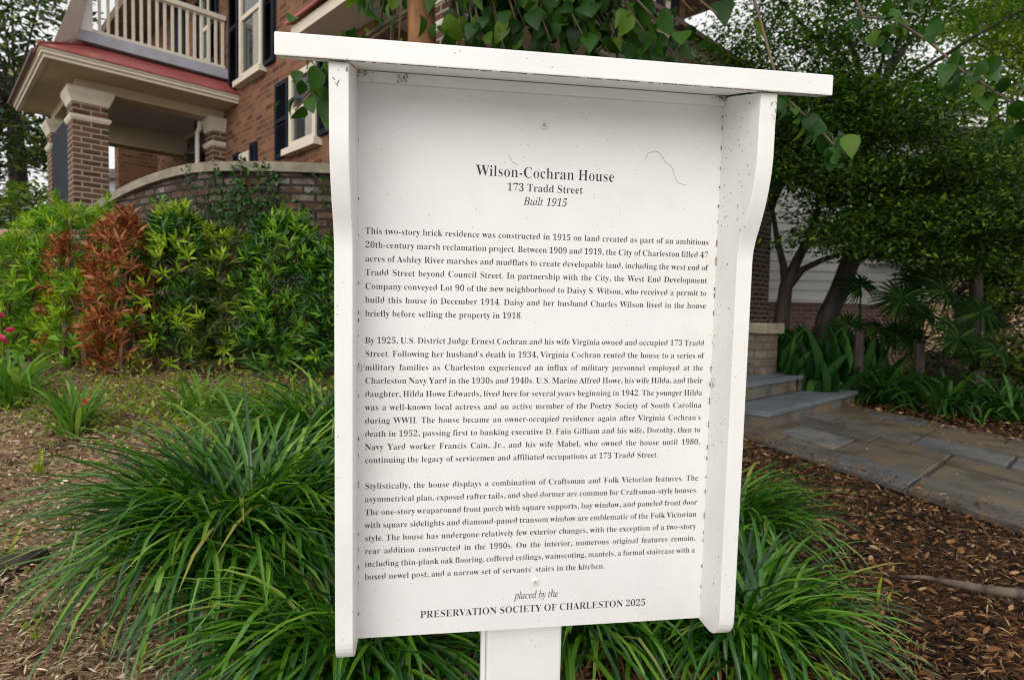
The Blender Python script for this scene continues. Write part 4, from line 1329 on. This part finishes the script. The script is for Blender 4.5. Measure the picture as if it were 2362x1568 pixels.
# ------------------------------------------------------------------ litter
def litter(name, label, n, xr, yr, mat, strip=.7, sl=(.02, .06), sw=(.004, .010), ol=(.03, .055), ow=(.012, .022), cat='leaf litter', keep=None):
    y = yr[0] * (yr[1] / yr[0]) ** RNG.random(n * 2)
    x = RNG.uniform(xr[0], xr[1], n * 2)
    if keep is not None:
        k = keep(x, y); x, y = x[k][:n], y[k][:n]
    n = len(x)
    lift = .03 * ((x - PO[0]) * -PD[1] + (y - PO[1]) * PD[0] > -.02) * (x > 1.2) * (cat != 'mulch')
    P = np.stack([x, y, gz(x, y) + RNG.uniform(.006, .024, n) + lift], 1)
    a = RNG.normal(.25, 1.0, n)
    D = np.stack([np.cos(a), np.sin(a), RNG.normal(0, .22, n)], 1)
    N = RNG.normal(0, .5, (n, 3)) + [0, 0, 1]
    isS = RNG.random(n) < strip
    L = np.where(isS, RNG.uniform(*sl, n), RNG.uniform(*ol, n)); W = np.where(isS, RNG.uniform(*sw, n), RNG.uniform(*ow, n))
    o = leaves(name, tpl_lance(), P, D, N, L, W, mat, smooth=False, curl=RNG.normal(0, .22, n))
    return tag(o, label, cat, kind='stuff')


def offpath(x, y):
    # signed distance right of the near path edge
    rel = np.stack([x - PO[0], y - PO[1]], 1)
    nrm_ = np.array([-PD[1], PD[0]])
    d = rel @ nrm_
    return (d < RNG.exponential(.07, len(x)) - .03) | (d > 1.92)


litter('leaf_litter', 'brown fallen leaves and needles covering the bed right of the marker', 44000, (-.1, 3.2), (.85, 6), M['litter'], strip=.87, sl=(.012, .05), sw=(.002, .0055), ol=(.022, .045), ow=(.009, .018), keep=lambda x, y: offpath(x, y) & (x > .1))
litter('bark_mulch', 'grey-brown bark chips and dry leaves on the ground left of the marker', 52000, (-3.6, .2), (.95, 5.5), M['chips'], strip=.95, sl=(.010, .042), sw=(.002, .0052), ol=(.015, .04), ow=(.008, .017), cat='mulch')
litter('leaf_litter', 'brown needles on the bed beyond the flagstone path', 8000, (3.2, 6.5), (3.5, 8), M['litter'], keep=lambda x, y: offpath(x, y))
# bits on the flagstones
n = 700
s_, t_ = RNG.uniform(-2, 2.5, n), RNG.uniform(0, 2.4, n)
q = PO + PD * s_[:, None] + PJ * t_[:, None]
o = leaves('path_debris', tpl_diamond(), np.stack([q[:, 0], q[:, 1], np.full(n, .044)], 1), rand_dirs(n) * [1, 1, .1], rand_dirs(n) * .2 + [0, 0, 1], RNG.uniform(.008, .035, n), RNG.uniform(.004, .011, n), M['litter_mix'])
tag(o, 'tiny pale petals and crumbs on the flagstones', 'debris', kind='stuff')

rb = thing('surface_root', 'weathered grey root lying across the leaf litter', 'root', tuple(at(2250, 1350, 1.95) * [1, 1, 0]))
c0 = at(2250, 1350, 1.95) * [1, 1, 0]
pts = [at(2040, 1316, 2.15), at(2130, 1312, 2.12), at(2200, 1325, 2.05), at(2270, 1345, 1.98), at(2361, 1372, 1.92), at(2480, 1425, 1.8)]
pts = [np.array([p[0], p[1], .02 + .012 * k_]) - c0 for k_, p in enumerate(pts)]
MB().tube(pts, [.004, .008, .012, .015, .018, .02], 9).build('root_wood', M['root'], rb, smooth=True)
lg = thing('dead_branch', 'dark rotten branch lying on the mulch at lower left', 'branch', tuple(at(50, 1365, 1.9) * [1, 1, 0]))
c0 = at(50, 1365, 1.9) * [1, 1, 0]
pts = [at(-60, 1400, 1.85), at(0, 1385, 1.87), at(60, 1368, 1.9), at(112, 1352, 1.95)]
pts = [np.array([p[0], p[1], GZ(p[0], p[1]) + .022]) - c0 for p in pts]
MB().tube(pts, [.024, .03, .026, .016], 9).build('branch_wood', M['dark_bark'], lg, smooth=True)

# ------------------------------------------------------------------ trees
def bez(p0, p1, p2, n=7):
    t = np.linspace(0, 1, n)[:, None]
    return (1 - t) ** 2 * p0 + 2 * t * (1 - t) * p1 + t ** 2 * p2


# broad-leaved tree with a smooth orange trunk, right behind the sign
tb = at(972, 60, 3.3); tb0 = np.array([tb[0] + .03, tb[1], GZ(tb[0], tb[1])])
tr = thing('broadleaf_tree', 'small tree with smooth orange-brown trunk and broad leaves behind the marker', 'tree', tuple(tb0))
R0 = tb0
trunk = [np.array([0, 0, -.05]), np.array([.03, 0, .8]), np.array([.0, 0, 1.6]), np.array(tb - R0), np.array([-.07, .05, 3.2]), np.array([.15, .1, 3.9])]
MB().tube(trunk, [.10, .085, .080, .074, .068, .05], 14).build('trunk', M['orange_bark'], tr, smooth=True)
LP, LD, LN, LS = [], [], [], []


def twig_leaves(pts, n, spread=.05, size=(.075, .125), hang=.8):
    pts = np.array(pts)
    for k in range(n):
        t = RNG.uniform(.12, 1) * (len(pts) - 1); i = min(int(t), len(pts) - 2); f = t - i
        p = pts[i] * (1 - f) + pts[i + 1] * f
        ax = norm(pts[i + 1] - pts[i])
        sd = norm(np.cross(ax, [0, 0, 1])) * (1 if k % 2 else -1)
        d = sd * RNG.uniform(.3, 1) + ax * RNG.uniform(.0, .7) + np.array([0, 0, -hang]) + RNG.normal(0, .3, 3)
        LP.append(p + RNG.normal(0, spread, 3)); LD.append(d); LN.append(RNG.normal(0, .5, 3) + [0, -.5, .8]); LS.append(RNG.uniform(*size))


br = MB()
# secondary dark stems near the trunk
for (u, Y, rr) in ((1040, 3.5, .022), (905, 3.5, .014), (1085, 3.7, .012)):
    q = at(u, 60, Y) - R0
    br.tube([np.array([q[0] * .6, q[1] * .6, -.03]), np.array([q[0] * .9, q[1] * .9, 1.4]), q, q + [RNG.normal(0, .08), .05, .9]], [rr * 1.3, rr * 1.1, rr, rr * .7], 7)
# boughs: (end pixel u,v, depth, leaf count)
ends = [(u_, 95, 3.25, 22) for u_ in range(1330, 1580, 40)] + [(u_, 60, 3.1, 14) for u_ in range(1090, 1560, 60)] + [(u_, 125, 3.1, 26) for u_ in range(1070, 1560, 48)] + [(840, 60, 3.2, 26), (880, 40, 3.4, 24), (920, 95, 3.0, 14), (1060, 70, 3.3, 26), (1110, 90, 3.1, 26), (1150, 50, 3.3, 30), (1200, 80, 3.2, 34), (1240, 40, 3.4, 34), (1270, 95, 3.0, 34), (1310, 60, 3.2, 34),
        (1350, 95, 3.0, 32), (1380, 50, 3.3, 30), (1420, 90, 3.1, 30), (1455, 60, 3.2, 24), (1500, 95, 2.9, 20), (1535, 70, 2.8, 16), (1480, 20, 3.0, 20), (1600, 30, 2.7, 12), (1655, 35, 2.6, 10),
        (700, 225, 3.2, 24), (735, 190, 3.1, 20), (680, 255, 3.15, 12)]
for (u, v, Y, nl) in ends:
    e = at(u, v, Y) - R0
    s = np.array(trunk[4]) * (.9 + .1 * RNG.random()) if u > 760 else np.array(trunk[3]) + [0, 0, .1]
    m_ = (s + e) / 2 + np.array([0, RNG.uniform(-.2, .2), .35 if u > 760 else .15])
    p = bez(s, m_, e, 8)
    br.tube(p, np.linspace(.016, .004, 8), 6)
    twig_leaves(p[3:], nl, spread=.07, size=(.055, .13))
# two long drooping sprays at the right
sprays = [([(1990, 40, 2.4), (2060, 45, 2.3), (2140, 95, 2.2), (2220, 165, 2.12), (2300, 215, 2.05), (2420, 300, 2.0)], 46),
          ([(1800, 215, 2.3), (1850, 262, 2.25), (1900, 310, 2.2), (1950, 365, 2.15)], 26)]
br2 = []
for pix, nl in sprays:
    e = [at(*q) - R0 for q in pix]
    s = np.array(trunk[5])
    hi = np.array([(s[0] + e[0][0]) / 2, (s[1] + e[0][1]) / 2 - .1, max(s[2], e[0][2]) + .5])
    lead = list(bez(s, hi, e[0], 8))
    p = lead + e[1:]
    br.tube(p, np.linspace(.009, .003, len(p)), 6)
    twig_leaves(e, nl, spread=.03, size=(.05, .085), hang=.7)
# unseen canopy, added above the frame to shade what is below
for k in range(38):
    c = np.array([RNG.uniform(-.8, 4.4), RNG.uniform(2.2, 5.2), RNG.uniform(3.2, 4.6)]) - R0
    s = np.array(trunk[5]) if k % 2 else np.array(trunk[4])
    p = bez(s, (s + c) / 2 + [0, 0, .4], c, 7)
    br.tube(p, np.linspace(.022, .005, 7), 5)
    twig_leaves(p[2:], 46, spread=.22, size=(.09, .14))
br.build('branch', M['twig'], tr, smooth=True)
LS = np.array(LS)
leaves('leaves', tpl_oval(), np.array(LP), np.array(LD), np.array(LN), LS, LS * .78, M['big'], tr, smooth=True, curl=RNG.uniform(-.15, .75, len(LS)))


def foliage_tree(name, label, base, trunks, clumps, mat, bark, nleaf, lsize, flat=.45, cat='tree', group=None, csize=(.35, .7), lw=.5, droopv=-.2, lit=None, litmat=None):
    """trunks: list of (points, radii) relative to base; clumps (n,3) sprays of small leaves around the crown"""
    o = thing(name, label, cat, tuple(base), 0, group)
    for pts, rad in trunks:
        MB().tube(pts, rad, 10).build('trunk', bark, o, smooth=True)
    lim = MB(); tops = np.array([t[0][-1] for t in trunks])
    for c in clumps[:: max(1, len(clumps) // 46)]:
        s = tops[np.argmin(np.linalg.norm(tops - c, axis=1))]
        lim.tube(bez(s, (s + c) / 2 + [0, 0, .15], c, 6), np.linspace(.035, .006, 6), 6)
    lim.build('limbs', bark, o, smooth=True)
    nc = len(clumps); per = nleaf // nc
    cs = RNG.uniform(*csize, nc)
    q = rand_dirs(nc * per) * (RNG.random((nc * per, 1)) ** .5)
    q[:, 2] *= flat
    q = q * np.repeat(cs, per)[:, None] + np.repeat(clumps, per, 0)
    n_ = len(q)
    D = rand_dirs(n_) * [1, 1, .5] + [0, 0, droopv]
    N = rand_dirs(n_) * .8 + [0, 0, 1]
    L = RNG.uniform(*lsize, n_)
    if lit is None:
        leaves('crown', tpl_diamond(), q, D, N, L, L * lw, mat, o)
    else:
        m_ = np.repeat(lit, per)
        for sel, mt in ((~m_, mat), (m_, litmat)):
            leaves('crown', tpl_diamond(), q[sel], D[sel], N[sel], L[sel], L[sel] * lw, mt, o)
    return o


# dark fine-leaved tree on the right, two leaning trunks
b0 = np.array([3.9, 7.8, 0.0])


def rel(u, v, Y): return at(u, v, Y) - b0


t1 = ([rel(1798, 905, 7.8), rel(1802, 740, 7.8), rel(1812, 660, 7.8), rel(1838, 600, 7.8), rel(1868, 545, 7.8), rel(1890, 470, 7.7)], [.11, .095, .08, .06, .05, .035])
t1b = ([rel(1812, 662, 7.8), rel(1806, 610, 7.8), rel(1793, 560, 7.75), rel(1780, 480, 7.7)], [.06, .045, .035, .025])
t1c = ([rel(1816, 665, 7.8), rel(1850, 622, 7.75), rel(1900, 598, 7.7), rel(1960, 580, 7.65)], [.05, .042, .034, .02])
t2 = ([rel(1880, 900, 7.6), rel(1905, 735, 7.6), rel(1935, 672, 7.6), rel(1962, 600, 7.6), rel(1975, 540, 7.6), rel(1990, 420, 7.6), rel(2010, 250, 7.6)], [.14, .12, .115, .11, .10, .08, .05])
t2b = ([rel(1966, 610, 7.6), rel(2010, 575, 7.5), rel(2070, 555, 7.4), rel(2150, 535, 7.3)], [.07, .05, .04, .025])
cl_ = []
while len(cl_) < 330:
    u, v, Y = RNG.uniform(1640, 2430), RNG.uniform(-160, 600), RNG.uniform(6.0, 8.3)
    if len(cl_) > 250: u, v, Y = RNG.uniform(1780, 2430), RNG.uniform(190, 585), RNG.uniform(5.9, 7.4)
    # outline: thin at the upper left, heavy below
    if u < 1700 and v > 190: continue
    if u < 1790 and v < 40 and RNG.random() < .7: continue
    if v > 430 and u < 1880: continue
    if v > 560 and not (1990 < u < 2280): continue
    if v < 190 and RNG.random() < .55: continue
    if u > 2220 and v < 340 and RNG.random() < .8: continue
    if 180 < v < 330 and 2180 < u < 2330 and RNG.random() < .8: continue
    cl_.append(at(u, v, Y) - b0)
foliage_tree('dark_tree', 'dark fine-leaved tree with leaning dark trunks right of the marker', b0, [t1, t1b, t1c, t2, t2b], np.array(cl_), M['maple'], M['dark_bark'], 112000, (.04, .08), flat=.20, csize=(.35, .85), lw=.38, lit=(np.array(cl_)[:, 2] > RNG.uniform(2.6, 4.6, len(cl_))) | (RNG.random(len(cl_)) < .10), litmat=M['maple_lit'])  # higher clumps mostly take the leaf copy with sunlight in its colour
# lower shadow mass of the same species behind
b1 = np.array([7.4, 9.6, 0.]); cl_ = []
while len(cl_) < 90:
    u, v, Y = RNG.uniform(2130, 2480), RNG.uniform(330, 640), RNG.uniform(8.2, 9.6)
    if v > 590 and u > 2260: continue
    cl_.append(at(u, v, Y) - b1)
foliage_tree('dark_tree', 'low spreading dark tree hanging over the white porch railing', b1, [([np.array([0, 0, 0]), np.array([-.1, 0, 1.2]), np.array([-.4, -.3, 2.4])], [.12, .1, .06])], np.array(cl_), M['maple'], M['dark_bark'], 26000, (.045, .08), flat=.32, csize=(.35, .6), lw=.42)
# bright tree at the right edge
b2 = np.array([10.6, 11.0, 0.]); cl_ = []
while len(cl_) < 110:
    u, v, Y = RNG.uniform(2190, 2600), RNG.uniform(-200, 330), RNG.uniform(10, 12.5)
    if u < 2280 and v > 200: continue
    cl_.append(at(u, v, Y) - b2)
foliage_tree('bright_tree', 'sunlit yellow-green tree at the upper right edge', b2, [([np.array([0, 0, 0]), np.array([.1, 0, 2]), np.array([-.3, 0, 4.4])], [.2, .17, .1])], np.array(cl_), M['bright'], M['dark_bark'], 26000, (.07, .13), flat=.5, csize=(.4, .9))
b3 = np.array([8.6, 9.2, 0.]); cl_ = np.array([[RNG.normal(0, .6), RNG.normal(0, .5), RNG.uniform(.2, 1.9)] for _ in range(40)])
foliage_tree('bright_bush', 'sunlit yellow-green bush at the right edge below the trees', b3, [([np.array([0, 0, 0]), np.array([0, 0, 1.2])], [.05, .03])], cl_, M['bright'], M['dark_bark'], 8000, (.06, .11), flat=.8, csize=(.2, .4), cat='bush')
b3 = np.array([6.3, 7.2, 0.]); cl_ = np.array([[RNG.normal(0, .6), RNG.normal(0, .3), RNG.uniform(.1, .7)] for _ in range(30)])
foliage_tree('green_bush', 'mid-green bush under the fan palms on the right', b3, [([np.array([0, 0, 0]), np.array([0, 0, .6])], [.04, .02])], cl_, M['pod_olive'], M['dark_bark'], 5000, (.06, .11), flat=.8, csize=(.2, .35), cat='bush')
b3 = np.array([8.3, 10.6, 0.]); c = np.array([[RNG.normal(0, .55), RNG.normal(0, .4), RNG.uniform(.2, 2.7)] for _ in range(46)])
foliage_tree('green_bush', 'tall dark bush between the white siding and the porch railing', b3, [([np.array([0, 0, 0]), np.array([0, 0, 1.6])], [.07, .04])], c, M['maple'], M['dark_bark'], 12000, (.06, .11), flat=.8, csize=(.3, .5), cat='bush')
# trees beyond the white house
for (x, y, hh, wd, lab, mt) in ((6.2, 19, 5.6, 2.6, 'green tree behind the white house, right of the brick house', M['bright']), (13.5, 17, 9, 3.6, 'tall green tree far back at the right edge', M['maple'])):
    c = np.array([[RNG.normal(0, wd * .45), RNG.normal(0, wd * .4), hh * RNG.uniform(.3, 1)] for _ in range(80)])
    foliage_tree('background_tree', lab, np.array([x, y, 0.]), [([np.array([0, 0, 0]), np.array([.1, 0, hh * .3]), np.array([0, 0, hh * .6])], [.25, .2, .12])], c, mt, M['dark_bark'], 14000, (.12, .22), flat=.7, csize=(.6, 1.2))
# glossy tree at upper left and shrubbery under it
b4 = at(30, 700, 12.5) * [1, 1, 0] + [0, 0, .4]; cl_ = []
while len(cl_) < 150:
    u, v, Y = RNG.uniform(-260, 190), RNG.uniform(-200, 560), RNG.uniform(11, 14)
    if u > 150 and v > 60: continue
    if u > 100 and v > 380: continue
    if u > 60 and v < 110 and RNG.random() < .6: continue
    if u < 90 and v < 60 and RNG.random() < .5: continue
    cl_.append(at(u, v, Y) - b4)
foliage_tree('glossy_tree', 'tall glossy dark-leaved tree at the upper left edge', b4, [([np.array([0, 0, 0]), np.array([.2, 0, 2]), np.array([.1, 0, 4.5])], [.25, .2, .12])], np.array(cl_), M['magnolia'], M['dark_bark'], 15000, (.12, .22), flat=.7, csize=(.4, .85), lw=.42, droopv=0)
b5 = at(40, 640, 10.) * [1, 1, 0] + [0, 0, .45]
c = np.array([[RNG.normal(0, .8), RNG.normal(0, .5), RNG.uniform(.2, 2.4)] for _ in range(46)])
foliage_tree('bright_bush', 'yellow-green bush left of the brick porch columns', b5, [([np.array([0, 0, 0]), np.array([0, 0, 1.4])], [.06, .03])], c, M['bright'], M['dark_bark'], 7000, (.08, .14), flat=.8, csize=(.3, .5), cat='bush')
b5 = at(-60, 640, 8.6) * [1, 1, 0] + [0, 0, .45]
c = np.array([[RNG.normal(0, .8), RNG.normal(0, .5), RNG.uniform(.2, 1.8)] for _ in range(40)])
foliage_tree('green_bush', 'dark green bush at the left edge behind the low wall', b5, [([np.array([0, 0, 0]), np.array([0, 0, 1.2])], [.06, .03])], c, M['magnolia'], M['dark_bark'], 6000, (.08, .14), flat=.8, csize=(.3, .5), cat='bush')

# fan palms
def fan_palm(label, u, v, Y, fans, trunk=.15):
    c = at(u, v, Y); base = np.array([c[0], c[1], 0.])
    o = thing('fan_palm', label, 'palm', tuple(base))
    MB().tube([(0, 0, 0), (0, 0, max(.15, c[2] - .35))], [.07, .05], 9).build('trunk', M['dark_bark'], o)
    P, D, N, L = [], [], [], []; pet = MB()
    for (du, dv, rad, tilt) in fans:
        h = at(u + du, v + dv, Y + RNG.uniform(-.3, .3)) - base
        s = np.array([0, 0, max(.12, c[2] - .4)])
        pet.tube(bez(s, (s + h) / 2 + [0, 0, .12], h, 6), .009, 5)
        n0 = norm(np.array([tilt * .6, -1, .5]) + RNG.normal(0, .12, 3)); upv = norm(np.array([tilt, 0, 1.]) - n0 * (np.array([tilt, 0, 1.]) @ n0)); sd = np.cross(n0, upv)
        for k in range(30):
            th = math.radians(-150 + 300 * k / 29) + RNG.normal(0, .02)
            d = math.cos(th) * upv + math.sin(th) * sd - n0 * .12
            P.append(h); D.append(d + [0, 0, -.12]); N.append(n0); L.append(rad * .92 * RNG.uniform(.88, 1.05) * (1 - .15 * abs(th) / 2.6))
    pet.build('petiole', M['palm'], o)
    P, D, N, L = map(np.array, (P, D, N, L))
    leaves('fronds', tpl_lance(), P, D, N, L, L * .09, M['palm'], o, curl=RNG.uniform(.05, .3, len(L)))
    return o


fan_palm('small fan palm in front of the white siding', 1985, 690, 7.0, [(0, -30, .36, -.3), (-30, 60, .30, -.8), (40, 70, .34, .6)])
fan_palm('large dense fan palm in the middle of the right-hand bed', 2125, 720, 6.8, [(0, -70, .42, .1), (-45, -30, .40, -.6), (50, -50, .42, .6), (10, 10, .40, .2), (-20, 60, .34, -.4), (60, 30, .36, .9), (-60, 50, .34, -.9)])
fan_palm('fan palm with a dark round frond right of the large palm', 2262, 780, 6.4, [(0, -60, .38, .2), (-50, 0, .30, -.7), (40, 30, .30, .8), (-10, 40, .26, 0)])

# ------------------------------------------------------------------ white clapboard house and its porch
wh = thing('white_house', 'white clapboard house on a brick foundation behind the trees', 'house', (4.6, 10.5, 0))


def lap(x0, x1, y, z0, z1, ex=.163):
    m_ = MB(); z = z0
    while z < z1:
        m_.prism([(y, z), (y - .024, z), (y - .006, min(z + ex, z1) + .0), (y, min(z + ex, z1))], 0, x0, x1); z += ex
    return m_


lap(-1.5, 1.38, 0, 1.24, 4.1).build('siding', M['siding'], wh)
lap(1.48, 2.75, .45, 1.28, 4.1).build('siding', M['siding'], wh)
MB().box((1.381, -.03, 1.22), (1.479, .44, 4.1)).box((2.752, .41, 1.22), (2.85, 4.0, 4.1)).build('corner_board', M['white'], wh)
MB().box((-1.5, .03, -.1), (1.42, .33, 1.18)).box((1.421, .48, -.1), (2.75, .78, 1.18)).build('foundation', M['brick_found'], wh, uv=True)
MB().box((-1.52, -.04, 1.181), (1.44, .3, 1.239)).box((1.441, .41, 1.181), (2.75, .7, 1.26)).build('water_table', M['white'], wh)
f = MB(); y = .45
f.box((1.55, y - .06, 1.98), (1.65, y - .026, 3.6)); f.box((2.35, y - .06, 1.98), (2.45, y - .026, 3.6)); f.box((1.5, y - .10, 1.90), (2.5, y - .026, 1.979)); f.box((1.65, y - .06, 3.5), (2.35, y - .026, 3.6))
fr = f.build('window', M['white'], wh)
MB().box((1.651, y - .04, 1.981), (2.349, y - .026, 3.499)).build('pane', M['glass'], fr)
MB().box((1.651, y - .055, 2.7), (2.349, y - .041, 2.76)).build('sash_rail', M['white'], fr)
MB().box((-1.5, .002, 1.3), (5.2, 4, 4.09)).build('house_body', M['white'], wh) if False else None
MB().box((-1.7, -.4, 4.101), (3.1, 4.5, 4.25)).build('eave', M['white'], wh)
MB().prism([(-.4, 4.251), (4.5, 4.251), (2.0, 5.4)], 0, -1.7, 3.1).build('roof', M['asphalt_shingle'], wh)
rp = MB().box((4.2, 1.25, 1.58), (6.6, 1.33, 1.66)).build('porch_railing', M['white'], wh)
MB().box((4.2, 1.23, 2.28), (6.6, 1.35, 2.35)).build('top_rail', M['white'], rp)
for x in np.arange(4.28, 6.6, .115):
    MB().box((x - .018, 1.272, 1.661), (x + .018, 1.308, 2.279)).build('baluster', M['white'], rp)
MB().box((4.0, 1.15, 1.30), (6.8, 3.4, 1.46)).build('porch_deck', M['white'], wh)
for x in (4.25, 6.5):
    MB().box((x - .15, 1.2, 0), (x + .15, 1.5, 1.299)).build('porch_pier', M['brick_found'], wh, uv=True)
# peach house far back between the leaves
ph = thing('peach_house', 'peach-coloured house glimpsed between the leaves of the dark tree', 'house', (11.5, 17.5, 0))
MB().box((-.8, 0, 0), (4.5, 4, 5.6)).build('wall', mat_plain('peach_stucco', (.55, .34, .22), rough=.8), ph)
MB().prism([(-.4, 5.601), (4.4, 5.601), (2, 7.2)], 0, -1.1, 4.8).build('roof', M['asphalt_shingle'], ph)
MB().box((.3, -.04, 2.8), (1.3, -.002, 4.4)).build('window', M['white'], ph)
# grey house seen under the porch
gh = thing('grey_house', 'grey neighbouring house seen through the brick porch', 'house', tuple(at(265, 600, 22) * [1, 1, 0]))
zt = at(265, 415, 22)[2]
MB().box((-1.6, 0, 0), (1.3, 3, zt)).build('wall', M['greyhouse'], gh)
MB().box((-1.9, -.3, zt + .001), (1.6, 3.3, zt + .32)).build('roof', M['asphalt_shingle'], gh)
# low wall at the left edge
c = at(25, 530, 6.2)
lw = thing('low_wall', 'low dark wall with terracotta capping at the left edge', 'wall', (c[0], c[1], .3))
MB().box((-1.6, 0, -.1), (.28, .25, c[2] - .42)).build('wall', M['brick_wall'], lw, uv=True)
MB().box((-1.65, -.05, c[2] - .419), (.32, .30, c[2] - .30)).build('capping', M['tilecap'], lw)
